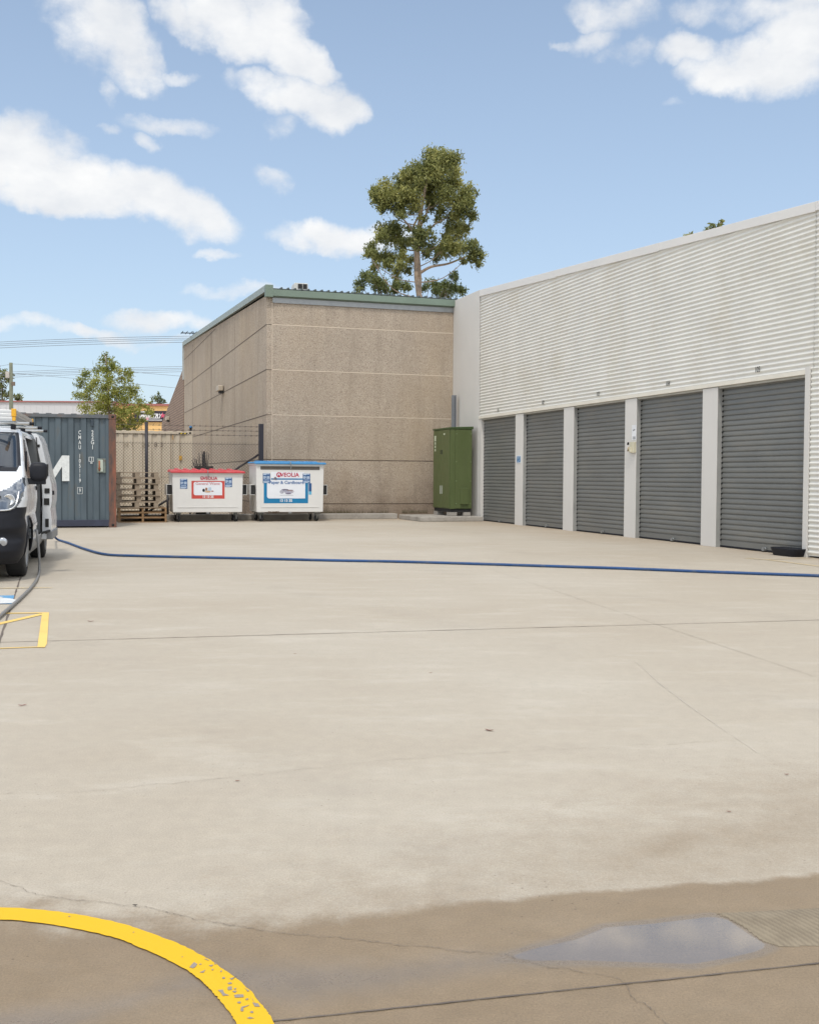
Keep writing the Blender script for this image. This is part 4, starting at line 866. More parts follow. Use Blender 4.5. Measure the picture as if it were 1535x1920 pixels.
def build_bin(name, label, d0, s0, wd, dep, zt, ylid, m_lid, slope, grille):
    t = thing(name, label, 'bin', W(d0, s0), TH); z0 = .262; tp = .02
    sheet = MB()
    sheet.hexa([(tp, 0, z0), (wd-tp, 0, z0), (tp, dep-.05, z0), (wd-tp, dep-.05, z0), (0, 0, zt-.04), (wd, 0, zt-.04), (0, dep, zt), (wd, dep, zt)]); sheet.build('body', M_white, t, bevel=.012)
    rim = MB().box(-.02, wd+.02, -.025, .04, zt-.055, zt-.005).box(-.02, .03, .04, dep+.01, zt-.05, zt-.004).box(wd-.03, wd+.02, .04, dep+.01, zt-.05, zt-.004).build('rim', M_white, t, bevel=.006)
    fl = MB().box(tp+.12, wd-tp-.12, -.012, .0, z0+.13, z0+.145).build('fold_line', M_white, t)
    # lid: shallow shell with raised wedges
    z1 = zt-.004; ld = MB(); ld.hexa([(-.045, -.055, z1), (wd+.05, -.055, z1), (-.045, dep+.02, z1+.01), (wd+.05, dep+.02, z1+.01), (-.03, -.04, z1+.035), (wd+.03, -.04, z1+.035), (-.01, dep, z1+slope), (wd+.0, dep, z1+slope)])
    lid = ld.build('lid', m_lid, t, bevel=.006)
    rb = MB(); nrib = 7
    for k in range(nrib):
        x = .12+k*(wd-.2)/nrib; rb.hexa([(x, -.042, z1+.02), (x+.17, -.042, z1+.02), (x, dep-.05, z1+slope-.01), (x+.17, dep-.05, z1+slope-.01), (x+.03, -.03, z1+.062), (x+.10, -.03, z1+.062), (x+.03, dep-.08, z1+slope+.035), (x+.10, dep-.08, z1+slope+.035)])
    rb.build('lid_ribs', m_lid, lid, bevel=.006)
    MB().box(-.05, wd+.055, -.068, -.04, z1-.022, z1+.012).build('lid_lip', m_lid, lid, bevel=.004)
    # fork pockets on both ends
    for sx, s_ in ((0, -1), (wd, 1)):
        e = sx+s_*.005; f = sx+s_*.135; a, b = min(e, f), max(e, f); pz = .74; yy0 = .14
        pk = MB().box(a, b, yy0, yy0+.62, pz-.012, pz).box(a, b, yy0, yy0+.62, pz+.26, pz+.272).box(min(f, f-s_*.012), max(f, f-s_*.012), yy0, yy0+.62, pz, pz+.26).build('fork_pocket', M_white, t, bevel=.002)
        MB().box(a+.004, b-.004, yy0+.02, yy0+.60, pz+.001, pz+.259).build('pocket_inside', M_dark, pk)
    for x, y, tu in ((.16, .16, .5), (wd-.16, .16, -.9), (.16, dep-.2, .3), (wd-.16, dep-.2, .1)): caster(t, x, y, tu)
    MB().box(wd/2-.04, wd/2+.04, .0, .04, z0-.035, z0).build('drain_bracket', M_galv, t)
    ch = MB()
    for k in range(7): ch.lathe([(-.006, .014), (0, .018), (.006, .014)], 'y' if k % 2 else 'x', (wd*.49+.008*(k % 2)+.01*k*.3, -.085, z1+.045-k*.03), 8)
    ch.build('lock_chain', M_galv, t)
    if grille:
        gr = MB().box(.12, wd-.12, -.006, .0, zt-.175, zt-.085).build('grille', mat('grille_dark', (.05, .045, .04), .8), t)
        gb = MB(); x = .12
        while x < wd-.12: gb.box(x, x+.006, -.010, -.006, zt-.175, zt-.085); x += .028
        for k in range(4): gb.box(.12, wd-.12, -.0105, -.0065, zt-.17+k*.026, zt-.166+k*.026)
        gb.build('grille_bars', mat('grille_wire', (.22, .19, .16), .7), gr)
        MB().box(.0, wd, -.03, .0, zt-.075, zt-.05).build('front_ledge', M_white, t)
    return t
M_maroon = mat('crimson_print', (.45, .015, .055), .5)
def info_sticker(t, x0, x1, z0, z1):
    p = MB().box(x0, x1, -.005, -.001, z0, z1).build('info_sticker', M_sign, t); w = x1-x0; h = z1-z0; mb = MB()
    for k, (a, b, c) in enumerate(((.08, .9, .94), (.08, .45, .87), (.08, .4, .70), (.55, .9, .70), (.08, .45, .63), (.5, .92, .63), (.08, .42, .56), (.55, .92, .56), (.08, .35, .49), (.5, .92, .49), (.15, .85, .34), (.08, .5, .20), (.52, .94, .20), (.08, .9, .13), (.08, .7, .07))):
        mb.box(x0+a*w, x0+b*w, -.008, -.0052, z0+c*h-.010, z0+c*h+(.012 if k < 2 else .004))
    mb.build('sticker_text', M_ltext, p)
def ring(mb, x, z, r0, r1, y=-.009, n_=28):
    vs = []
    for k in range(n_): a = 2*math.pi*k/n_; vs += [(x+r0*math.cos(a), y, z+r0*math.sin(a)), (x+r1*math.cos(a), y, z+r1*math.sin(a)+(.2*(r1-r0)*0))]
    mb.add(vs, [(2*k, 2*k+1, (2*k+3) % (2*n_), (2*k+2) % (2*n_)) for k in range(n_)]); return mb
def rrect(x0, x1, z0, z1, r, corners, n_=6):
    pts = []
    for cx, cz, a0, on in ((x1, z0, -90, corners[0]), (x1, z1, 0, corners[1]), (x0, z1, 90, corners[2]), (x0, z0, 180, corners[3])):
        if not on: pts.append((cx, cz)); continue
        ox_ = cx-r if cx == x1 else cx+r; oz_ = cz-r if cz == z1 else cz+r
        for k in range(n_+1): a = R_(a0+90*k/n_); pts.append((ox_+r*math.cos(a), oz_+r*math.sin(a)))
    return pts
def flat(name, pts, y, m, t):
    o = MB().add([(p[0], y, p[1]) for p in pts], [tuple(range(len(pts)))]).build(name, m, t)
    return o
def logo(t, x, z, s, xt, size):
    mb = ring(MB(), x, z, .72*s, s); mb2 = ring(mb, x, z-.0*s, .62*s, .75*s); mb.add([(x-.25*s, -.0092, z-.75*s), (x+.25*s, -.0092, z-.75*s), (x+.28*s, -.0092, z-.1*s), (x, -.0092, z+.12*s), (x-.28*s, -.0092, z-.1*s)], [(0, 1, 2, 3, 4)])
    mb.build('emblem', M_maroon, t)
    text_mesh('lettering', 'VEOLIA', size, M_maroon, t, (xt, -.0075, z-.005), bold=.003)
# general waste bin
sR = 29.02; dR = 2.644
tb = build_bin('waste_bin', 'white wheeled waste bin with red lid beside the pallet stack', dR, sR, 1.885, 1.05, 1.345, 0, M_redlid, .075, False)
def rp(px, py): d, z = onS(px, py, sR); return d-dR, z
x0, z1 = rp(359, 901.5); x1, z0 = rp(421, 935)
flat('label_panel', rrect(x0, x1, z0, z1, .03, (0, 0, 0, 0)), -.0025, M_red, tb)
a0, b1 = rp(363, 903.5); a1, b0 = rp(416.5, 928.5); flat('label_window', rrect(a0, a1, b0, b1, .05, (0, 1, 1, 1)), -.005, M_lab, tb)
info_sticker(tb, *sorted((rp(336.5, 0)[0], rp(350.5, 0)[0])), rp(0, 915.5)[1], rp(0, 896)[1])
info_sticker(tb, *sorted((rp(422, 0)[0], rp(435.5, 0)[0])), rp(0, 912)[1], rp(0, 893)[1])
x, z = rp(378.5, 896.5); xt, _ = rp(394, 896); logo(tb, x, z, .046, xt, .115)
x, z = rp(389.5, 907); text_mesh('lettering', 'General Waste', .105, mat('rose_print', (.50, .12, .13), .5), tb, (x, -.0075, z))
x, z = rp(390, 931.5); text_mesh('lettering', '13 13 35', .085, M_wtext, tb, (x, -.0055, z), bold=.003)
pic = MB(); x, z = rp(388, 919)
def blob(mb, x, z, w, h, y=-.0075, n_=12): mb.add([(x+w*math.cos(2*math.pi*k/n_), y, z+h*math.sin(2*math.pi*k/n_)) for k in range(n_)], [tuple(range(n_))]); return mb
blob(MB(), x-.09, z-.005, .035, .045).build('picture_black', M_black, tb)
MB().box(x-.045, x+.01, -.009, -.0078, z-.01, z+.065).build('picture_cup', mat('cup_brown', (.26, .12, .06), .6), tb)
MB().add([(x+.03, -.0076, z-.02), (x+.12, -.0076, z-.02), (x+.11, -.0076, z+.075), (x+.04, -.0076, z+.075)], [(0, 1, 2, 3)]).build('picture_bag', mat('bag_blue', (.42, .52, .62), .6), tb)
blob(MB(), x+.02, z-.04, .085, .024, -.0098).build('picture_bread', mat('bread', (.55, .36, .22), .6), tb)
MB().add([(x+.12, -.0078, z-.05), (x+.19, -.0078, z-.03), (x+.13, -.0078, z-.005)], [(0, 1, 2)]).build('picture_slice', mat('slice_red', (.30, .06, .06), .6), tb)
# paper bin
sB = 28.9; dB = 4.866
tb = build_bin('paper_bin', 'white wheeled bin with blue lid and wire grille for paper and cardboard', dB, sB, 1.885, 1.2, 1.60, 0, M_bluelid, .05, True)
def bp_(px, py): d, z = onS(px, py, sB); return d-dB, z
x0, z1 = bp_(494.5, 905.5); x1, z0 = bp_(577.5, 943.5); flat('label_panel', rrect(x0, x1, z0, z1, .03, (0, 0, 0, 0)), -.0025, M_tblue, tb)
x0, z1 = bp_(508, 884.5); x1, z0 = bp_(570, 905.5); flat('label_top', rrect(x0, x1, z0, z1, .03, (0, 0, 0, 0)), -.0023, M_lab, tb)
a0, b1 = bp_(500.5, 905.6); a1, b0 = bp_(572, 934.5); flat('label_window', rrect(a0, a1, b0, b1, .06, (0, 0, 0, 1)), -.005, M_lab, tb)
x0, z1 = bp_(508, 896.7); x1, z0 = bp_(569.5, 899.6); flat('label_stripe', rrect(x0, x1, z0, z1, .03, (0, 0, 0, 0)), -.0045, M_tblue, tb)
info_sticker(tb, bp_(494, 0)[0], bp_(508, 0)[0], bp_(0, 904)[1], bp_(0, 884)[1])
info_sticker(tb, bp_(570, 0)[0], bp_(584, 0)[0], bp_(0, 903.5)[1], bp_(0, 884)[1])
x0, z1 = bp_(578.5, 906); x1, z0 = bp_(584, 927.5); flat('navy_strip', rrect(x0, x1, z0+.09, z1, .03, (0, 0, 0, 0)), -.003, M_sign, tb); flat('pale_blue_strip', rrect(x0, x1, z0, z0+.088, .03, (0, 0, 0, 0)), -.003, mat('pale_blue_print', (.12, .40, .58), .5), tb)
x, z = bp_(522.5, 890); xt, _ = bp_(543, 890); logo(tb, x, z, .066, xt, .155)
x, z = bp_(537, 904.8); text_mesh('lettering', 'Paper & Cardboard', .125, mat('steel_blue_print', (.07, .16, .36), .5), tb, (x, -.0075, z), bold=.002, xs=.98)
x, z = bp_(536, 938.8); text_mesh('lettering', '13 13 35', .10, M_wtext, tb, (x, -.0055, z), bold=.003)
x, z = bp_(537, 921.5)
for k, (a, b, w, h, c) in enumerate(((-.13, -.01, .06, .05, (.40, .40, .46)), (-.04, .05, .10, .018, (.12, .11, .16)), (-.02, .02, .09, .025, (.30, .29, .36)), (.10, .03, .09, .018, (.26, .19, .20)), (.06, -.02, .13, .022, (.42, .41, .49)), (.05, -.05, .08, .022, (.20, .18, .26)), (.16, .0, .06, .012, (.5, .45, .5)))):
    blob(MB(), x+a, z+b, w, h, -.0072-.0012*k).build('picture_paper', mat('paper_tone_%s' % 'abcdefg'[k], c, .6, 0, .3, 40), tb)
MB().box(x-.19, x+.19, -.0065, -.0052, z-.108, z-.102).build('small_print', M_grey, tb)
gf = MB(); x, z = bp_(515, 897)
for k in range(9): blob(gf, x+random.uniform(-.06, .05), z+random.uniform(-.06, .05), random.uniform(.008, .02), random.uniform(.008, .02), -.0105-.0005*k)
gf.build('scuffs', mat('scuff_brown', (.20, .15, .15), .8), tb)
rs = MB()
for k in range(12): blob(rs, .35+random.uniform(0, .42), .27+random.uniform(-.002, .012), random.uniform(.01, .03), random.uniform(.006, .014), -.014)
rs.build('rust_spots', mat('bin_rust', (.14, .09, .05), .9), tb)

# ------------------------------------------------------------------ pallets
def make_pallet(label, wd, dp, h, m, boards=7, bw=.05):
    t = thing('wooden_pallet', label, 'pallet', (0, 0, 0), TH, 'pallets stacked by the fence'); b = .02
    tp = MB(); n_ = boards
    for k in range(n_): y = k*(dp-.1)/(n_-1); tp.box(0, wd, y, y+.1, h-b, h)
    tp.build('deck_boards', m, t, bevel=.002)
    bt = MB()
    for y in (0, dp/2-.05, dp-.1): bt.box(0, wd, y, y+.1, 0, b)
    bt.build('bottom_boards', m, t, bevel=.002)
    for x in (0, wd/2-bw/2, wd-bw): MB().box(x, x+bw, .004, dp-.004, b+.001, h-b-.001).build('bearer', m, t, bevel=.002)
    return t
proto = {}
names = ['bottom', 'second', 'third', 'fourth', 'fifth', 'sixth', 'seventh', 'eighth', 'topmost']
z = .0
for i in range(9):
    low = i < 3; key = low; h = .129 if low else .156
    lab = 'wooden pallet %s of its stack beside the blue container' % names[i] if i in (0, 8) else '%s wooden pallet from the ground in the stack beside the blue container' % names[i]
    lab = ('brown ' if low else 'weathered grey ')+lab
    if key not in proto: proto[key] = make_pallet(lab, 1.235 if low else 1.10, 1.15, h, M_wood2 if low else M_wood, 7 if low else 6, .05 if low else .12); o = proto[key]
    else: o = copy_tree(proto[key]); o['label'] = lab
    o.location = W(1.262 if low else 1.19+random.uniform(-.015, .05), 28.98+random.uniform(-.02, .04), z); o.rotation_euler = (0, 0, TH+random.uniform(-.012, .012)); z += h+.001

# ------------------------------------------------------------------ green cabinet on its slab
tag(MB().box(9.33, 11.2, 28.15, 30.20, 0, .135).build('concrete_slab', M_kerb, rotz=TH, bevel=.02), 'low concrete slab under the green cabinet', 'slab')
def build_cabinet():
    t = thing('utility_cabinet', 'tall green steel utility cabinet on a concrete slab by the white wall', 'cabinet', W(10.4, 28.7, .14), TH); w, d, h = .66, 1.45, 2.49; z0 = .2
    MB().box(.0, w, 0, d, z0, h).build('body', M_cab, t, bevel=.006)
    MB().hexa([(-.03, -.03, h), (w+.03, -.03, h), (-.03, d+.03, h), (w+.03, d+.03, h), (-.03, -.03, h+.045), (w+.03, -.03, h+.075), (-.03, d+.03, h+.045), (w+.03, d+.03, h+.075)]).build('roof', mat('dark_green_cap', (.05, .085, .025), .5), t, bevel=.004)
    for y0, y1 in ((.03, .70), (.71, 1.42)):
        dr = MB().box(-.022, -.001, y0, y1, z0+.02, h-.02).build('door', M_cab, t, bevel=.004)
        yc = y1-.06 if y0 < .5 else y0+.06
        MB().box(-.036, -.0225, yc-.012, yc+.012, .62, .86).build('handle', mat('handle_grey', (.45, .47, .42), .4), dr)
        MB().box(-.03, -.0225, yc-.02, yc+.02, 1.78, 1.90).build('latch', M_dark, dr)
    MB().box(.01, .13, -.012, -.0005, z0, h-.01).build('corner_trim', M_cab, t, bevel=.003)
    pn = MB().box(.15, w-.03, -.014, -.0005, z0+.02, h-.02).build('front_panel', M_cab, t, bevel=.003)
    bt = MB()
    for x in (.18, .62):
        for z in (.35, 1.0, 1.55, 2.35): bt.lathe([(-.022, .010), (-.0145, .012)], 'y', (x, 0, z), 8)
    bt.build('bolts', mat('bolt_green', (.25, .32, .16), .4), pn)
    MB().box(.30, .54, -.07, -.015, .33, .80).build('vent_hood', M_cab, t, bevel=.008)
    MB().box(-.0255, -.0225, 1.20, 1.33, 2.17, 2.33).box(-.0255, -.0225, 1.22, 1.30, 2.07, 2.14).box(-.0255, -.0225, 1.22, 1.30, 1.97, 2.04).box(-.0255, -.0225, 1.22, 1.30, 1.87, 1.94).box(-.0255, -.0225, .42, .52, 2.33, 2.38).build('sticker', mat('pale_sticker', (.55, .60, .45), .5), t)
    MB().box(.02, w-.02, .03, d-.03, .10, z0-.002).build('plinth', M_dark, t)
    for x in (.0, .42):
        for y in (.02, 1.15): MB().box(x, x+.22, y, y+.28, 0, .10).build('foot_block', M_kerb, t, bevel=.006)
build_cabinet()

# black tray by the last door
p = W(11.16, 14.62, 0); t = thing('black_tray', 'shallow black plastic tub on the ground by the last roller door', 'tub', p, TH)
mb = MB(); ro = []; n_ = 28
for z, k in ((0, .82), (.01, .86), (.115, 1.0), (.13, 1.02), (.13, .95), (.03, .82), (.022, .2)): ro.append([(k*.155*math.copysign(abs(math.cos(a))**.4, math.cos(a)), k*.33*math.copysign(abs(math.sin(a))**.4, math.sin(a)), z) for a in [2*math.pi*q/n_ for q in range(n_)]])
mb.add([v for r in ro for v in r], [(i*n_+k, i*n_+(k+1) % n_, (i+1)*n_+(k+1) % n_, (i+1)*n_+k) for i in range(len(ro)-1) for k in range(n_)]+[tuple(range((len(ro)-1)*n_, len(ro)*n_)), tuple(range(n_))[::-1]], True); mb.build('shell', M_black, t)
mb = MB()
for k in range(16): mb.box(*(lambda a, b: (a, a+.03, b, b+.03))(random.uniform(-.08, .06), random.uniform(-.15, .12)), .03, random.uniform(.08, .135))
mb.build('contents', M_dark, t, bevel=.006)

# ------------------------------------------------------------------ hoses
def hose(name, label, pts, r, m, cat='hose', n_=12):
    o = MB().tube(catmull(pts, n_), r, 10).build(name, m); return tag(o, label, cat)
h_ = [G(*p, .022) for p in [(128, 1018), (160, 1030), (200, 1039.5), (260, 1042), (330, 1044), (420, 1046), (520, 1048), (620, 1050.5), (720, 1052.5), (820, 1055), (930, 1058), (1050, 1062), (1170, 1066), (1290, 1070.5), (1400, 1074.5), (1535, 1079.5), (1700, 1086), (1900, 1096)]]
for i, q in enumerate(h_): q[1] += (.02*math.sin(i*1.7))

hx, hz_ = onY(112, 1008.5, 20.2); hx2, hz2 = onY(96, 990, 17.6)
hose('water_hose', 'blue hose lying across the yard from the van to the right', [np.array([hx2, 17.6, hz2]), np.array([hx, 20.0, max(hz_, .03)])]+h_, .020, M_hose)
VANO = G(50, 1080)-.93*np.array([.967, .255, 0]); VANR = R_(14.8)
def vw(x, y, z): return np.array([VANO[0]+x*math.cos(VANR)-y*math.sin(VANR), VANO[1]+x*math.sin(VANR)+y*math.cos(VANR), z])
gpts = [vw(.80, 1.45, .55), vw(.96, 1.0, .52)]+[np.array([*onY(px, py, Y)][:1]+[Y]+[onY(px, py, Y)[1]]) for px, py, Y in ((69.5, 1000, 13.75), (71.5, 1020, 13.6), (73.5, 1045, 13.5), (74, 1062, 13.45))]+[G(*p, .022) for p in ((73, 1075), (68, 1088), (57, 1103), (40, 1120), (20, 1138), (0, 1155), (-30, 1178), (-80, 1210))]
hose('air_hose', 'thin grey hose hanging out of the open van door to the ground', gpts, .0165, M_cable)

# ------------------------------------------------------------------ van
def interp(tab, z):
    zs = [q[0] for q in tab]; return float(np.interp(z, zs, [q[1] for q in tab]))
TW = [(.20, .87), (.30, .935), (.45, .962), (.65, .968), (.74, .950), (.80, .962), (.95, .978), (1.08, .972), (1.2, .945), (1.3, .918), (1.5, .880), (1.7, .838), (1.78, .815), (1.83, .77), (1.86, .68), (1.872, .5)]
TY = [(.20, -.80), (.27, -.90), (.36, -.945), (.44, -.93), (.50, -.895), (.56, -.90), (.62, -.935), (.74, -.93), (.82, -.90), (.95, -.865), (1.05, -.80), (1.15, -.665), (1.23, -.50), (1.28, -.36), (1.5, .02), (1.76, .47), (1.82, .62), (1.86, .85), (1.872, 1.0)]
TD = [(.20, .42), (.6, .50), (.95, .52), (1.1, .48), (1.2, .42), (1.28, .34), (1.76, .30), (1.82, .3), (1.872, .3)]
NN = 2.6
def van_pt(side, u, z):
    """u: 0..1 front arc, 1..2 side, 2..2.2 rear"""
    w = interp(TW, z); yf = interp(TY, z); df = interp(TD, z)
    if u <= 1: a = u*math.pi/2; x = w*math.sin(a)**(2/NN) if a > 0 else 0; y = yf+df*(1-max(math.cos(a), 0)**(2/NN))
    elif u <= 2: x = w; y = yf+df+(u-1)*(3.98-yf-df)
    else: k = (u-2)/.2; x = w*(1-k); y = 3.98+.05*min(1, k*4)
    return side*x, y, z
def build_van():
    t = thing('delivery_van', 'white work van with open sliding door and ladder on its roof', 'van', tuple(VANO), VANR)
    us = [i/56 for i in range(57)]+[1+i/170 for i in range(1, 171)]+[2+.2*i/6 for i in range(1, 7)]
    zs = sorted(set([round(.20+.0175*i, 4) for i in range(92)]+[1.81, 1.83, 1.845, 1.86, 1.868, 1.872])); zs = [z for z in zs if z <= 1.872]
    from collections import defaultdict
    parts = defaultdict(MB)
    wheels = [0.0, 3.098]; RA = .395
    def inpoly(p, poly):
        c = False; n_ = len(poly)
        for i in range(n_):
            a, b = poly[i], poly[(i+1) % n_]
            if (a[1] > p[1]) != (b[1] > p[1]) and p[0] < (b[0]-a[0])*(p[1]-a[1])/(b[1]-a[1])+a[0]: c = not c
        return c
    HL = [(.40, .90), (.60, .855), (.80, .83), (.872, .86), (.92, .93), (.945, 1.0), (.955, 1.12), (.935, 1.225), (.915, 1.215), (.80, 1.10), (.60, 1.0), (.40, .95)]
    def classify(x, y, z, front, side):
        ax = abs(x)
        for wy in wheels:
            if math.hypot(y-wy, z-.34) < RA: return None
        w = interp(TW, z)
        if front and 1.285 < z < 1.80:
            e = w*.985-.02; 
            if ax < e: 
                m_ = min(e-ax, (z-1.285)*1.3, (1.80-z)*1.5)
                if z < 1.36 and ax > e-.10+(z-1.285)*1.2: return 'body' if ax > e-.05+(z-1.285)*.5 else 'windscreen_surround'
                return 'windscreen_surround' if m_ < .035 or z < 1.335 else 'windscreen'
        if front and z < .90+.0 and z < .885-(max(0, .8-ax))*-.05 and not inpoly((ax, z), HL) and z < (.86 if ax < .80 else .86+.0) and y < -.36-.25*max(0, (.62-z)): return 'bumper'
        if front and inpoly((ax, z), HL): return 'headlight' if ax < .955 else 'body'
        if z < .86 and y < -.46+.30*(.86-z) : return 'bumper'
        if z < .41 and y > 0: return 'sill'
        if not front:
            # front door glass, quarter glass
            if inpoly((y, z), [(.02, 1.24), (.06, 1.30), (.36, 1.66), (.44, 1.70), (.92, 1.70), (.95, 1.62), (.95, 1.22), (.10, 1.20)]):
                return 'front_window'
            if side > 0 and 1.13 < y < 2.22 and .42 < z < 1.745: return None
            if side > 0 and 1.05 < y < 1.13 and .40 < z < 1.75: return 'door_seal'
            if abs(y-1.05) < .008 and .42 < z < 1.76: return 'door_seal'
            if abs(z-.60) < .02 and .45 < y < 4: return 'rub_strip'
        return 'body'
    nu = len(us)
    for side in (1, -1):
        grid = [[list(van_pt(side, u, z)) for u in us] for z in zs]
        for row in grid:
            for p in row:
                for wy in wheels:
                    r = math.hypot(p[1]-wy, p[2]-.34)
                    if abs(r-RA) < .016 and r > 0: p[1] = wy+(p[1]-wy)*RA/r; p[2] = .34+(p[2]-.34)*RA/r
        for j in range(len(zs)-1):
            for i in range(nu-1):
                q = [grid[j][i], grid[j][i+1], grid[j+1][i+1], grid[j+1][i]]
                cx, cy, cz = [sum(v[k] for v in q)/4 for k in range(3)]
                c = classify(cx, cy, cz, us[i] < 1, side)
                if c is None: continue
                key = (c, side) if c in ('headlight', 'front_window') else (c, 0)
                f = (0, 1, 2, 3) if side > 0 else (3, 2, 1, 0)
                parts[key].add(q, [f], True)
        # roof fan
    zt = zs[-1]; rf = [van_pt(1, u, zt) for u in us]+[van_pt(-1, u, zt) for u in us[::-1]]
    parts[('body', 0)].add([(x, y, z) for x, y, z in rf], [tuple(range(len(rf)))], False)
    mats = {'body': M_van, 'bumper': M_black, 'windscreen': M_glass, 'windscreen_surround': M_black, 'headlight': M_lamp, 'sill': M_vshade, 'front_window': M_glass, 'door_seal': M_dark, 'rub_strip': M_van}
    body = None
    for (k, sd), mb in sorted(parts.items(), key=lambda q: q[0][0] != 'body'):
        if k == 'rub_strip': mb.v = [(x+math.copysign(.010, x), y, z) for x, y, z in mb.v]
        o = mb.build(k, mats[k], t)
        # weld coincident vertices so that shading is continuous
        import bmesh
        bm = bmesh.new(); bm.from_mesh(o.data); bmesh.ops.remove_doubles(bm, verts=bm.verts, dist=.0004); bm.to_mesh(o.data); bm.free()
    # inside: floor, bulkhead, dark lining, wheel houses
    MB().box(-.86, .86, -.6, 3.9, .40, .44).box(-.88, -.80, -.3, 3.9, .44, 1.6).build('cargo_floor', mat('van_floor_grey', (.09, .09, .09), .8), t)
    MB().box(-.78, .80, 1.02, 1.06, .44, 1.55).build('bulkhead', mat('bulkhead_grey', (.07, .075, .08), .6, 0, .15, 5), t)
    MB().box(-.2, .55, 2.3, 2.9, .44, 1.1).box(-.5, .2, 1.5, 2.1, .44, .95).build('cargo_rack', mat('cargo_grey_green', (.16, .19, .18), .7, 0, .3, 4), t)
    MB().box(-.80, .80, 3.4, 3.9, .44, 1.75).build('cargo_load', mat('cargo_dark', (.05, .055, .06), .8), t)
    MB().box(-.72, .72, -.75, .6, .30, 1.0).build('dash_block', M_dark, t)
    MB().box(-.80, .80, -.2, 3.8, .22, .40).build('underbody', M_dark, t)
    MB().tube([(.3, .2, .95), (.45, .45, 1.25)], .02, 6).build('steering_column', M_dark, t)
    # wheel arches lips
    for wy in wheels:
        for sx in (1, -1):
            pts = [(sx*(interp(TW, max(.34+RA*math.sin(a), .2))+.004), wy+RA*math.cos(a), .34+RA*math.sin(a)) for a in [R_(-8+196*i/28) for i in range(29)]]
            MB().tube(pts, .014, 6).build('arch_lip', M_van if wy else M_black, t)
            wc = (sx*.80, wy, .328)
            prof = [(-.11*sx, .20), (-.11*sx, .29), (-.085*sx, .322), (-.05*sx, .328), (.07*sx, .328), (.098*sx, .318), (.11*sx, .285), (.112*sx, .225), (.10*sx, .215)]
            wh = MB().lathe(prof, 'x', (wc[0]+.02*sx, wy, wc[2]), 40).build('wheel', M_rubber, t, flip=sx < 0)
            rim = MB().lathe([(.105*sx, .218), (.118*sx, .212), (.095*sx, .19), (.07*sx, .13), (.10*sx, .115), (.112*sx, .07), (.115*sx, .0)], 'x', (wc[0]+.02*sx, wy, wc[2]), 32).build('rim', mat('hubcap_silver', (.30, .31, .32), .4, .5, .1, 6), wh, flip=sx < 0)
            hl = MB()
            for k in range(9): a = 2*math.pi*k/9; hl.lathe([(.0*sx, .0), (0, .022), (.02*sx, .022)], 'x', (wc[0]+.098*sx, wy+.155*math.cos(a), wc[2]+.155*math.sin(a)), 10)
            hl.build('rim_hole', M_dark, wh)
    # front lamps details
    for sx in (1, -1):
        for (x, z, r, mm_) in ((.80, .955, .062, M_chrome), (.66, .965, .05, M_chrome)):
            q = van_pt(sx, (math.asin(min(1, (x/interp(TW, z))**(NN/2)))/(math.pi/2)), z)
            mb = MB().lathe([(.0, .0), (-.004, r*.5), (-.016, r*.92), (-.022, r), (-.012, r*1.06), (.02, r*1.08)], 'y', (q[0]+.02*sx*0, q[1]+.012, q[2]), 20); mb.build('lamp_reflector', mm_, t)
        ln = [van_pt(sx, u, z) for u, z in ((.30, .852), (.42, .838), (.52, .835), (.60, .85), (.66, .90), (.69, .98), (.705, 1.05))]
        MB().tube([(p_[0]*1.006, p_[1]-.008, p_[2]) for p_ in catmull(ln, 5)], .011, 6).build('light_strip', M_chrome, t)
        q = van_pt(sx, .50, .47); MB().lathe([(-.012, 0), (-.010, .04), (.0, .052), (.03, .056)], 'y', (q[0], q[1]-.01, q[2]), 20).build('fog_light', mat('fog_glass', (.45, .47, .50), .15, .5), t)
        # mirror
        mh = MB(); n_ = 20; ro = []
        for y, k in ((-.085, .55), (-.075, .8), (-.045, .97), (.0, 1.0), (.035, .98), (.05, .92)):
            ro.append([(sx*(1.075+.105*k*math.copysign(abs(math.cos(a))**.55, math.cos(a))), .02+y, 1.285+.118*k*math.copysign(abs(math.sin(a))**.55, math.sin(a))) for a in [2*math.pi*q_/n_ for q_ in range(n_)]])
        mh.add([v for r in ro for v in r], [(i*n_+k, i*n_+(k+1) % n_, (i+1)*n_+(k+1) % n_, (i+1)*n_+k) for i in range(len(ro)-1) for k in range(n_)]+[tuple(range(n_))[::-1], tuple(range((len(ro)-1)*n_, len(ro)*n_))], True)
        mi = mh.build('mirror', M_black, t)
        MB().hexa([(sx*.92, -.02, 1.13), (sx*1.16, -.03, 1.13), (sx*.92, .06, 1.13), (sx*1.16, .05, 1.13), (sx*.92, -.02, 1.21), (sx*1.16, -.03, 1.20), (sx*.92, .06, 1.21), (sx*1.16, .05, 1.20)]).build('mirror_arm', M_black, mi, bevel=.01)
        # front door handle and trims
        MB().box(min(sx*.955, sx*.99), max(sx*.955, sx*.99), .84, 1.0, 1.05, 1.10).build('door_handle', M_black, t, bevel=.008)
        MB().box(min(sx*.90, sx*.925), max(sx*.90, sx*.925), .20, .225, 1.24, 1.54).build('window_divider', M_black, t)
    MB().tube([van_pt(1, .12, 1.30), (.45, -.30, 1.335), (.80, -.10, 1.345)], .011, 6).build('wiper', M_black, t)
    MB().tube([(-.4, -.40, 1.315), (.2, -.33, 1.34), (.55, -.25, 1.35)], .011, 6).build('wiper', M_black, t)
    MB().box(-.4, .4, -.965, -.945, .66, .80).build('grille', M_black, t, bevel=.01)
    MB().box(-.26, .26, -.972, -.952, .40, .52).build('number_plate', mat('plate_white', (.6, .6, .55), .5), t)
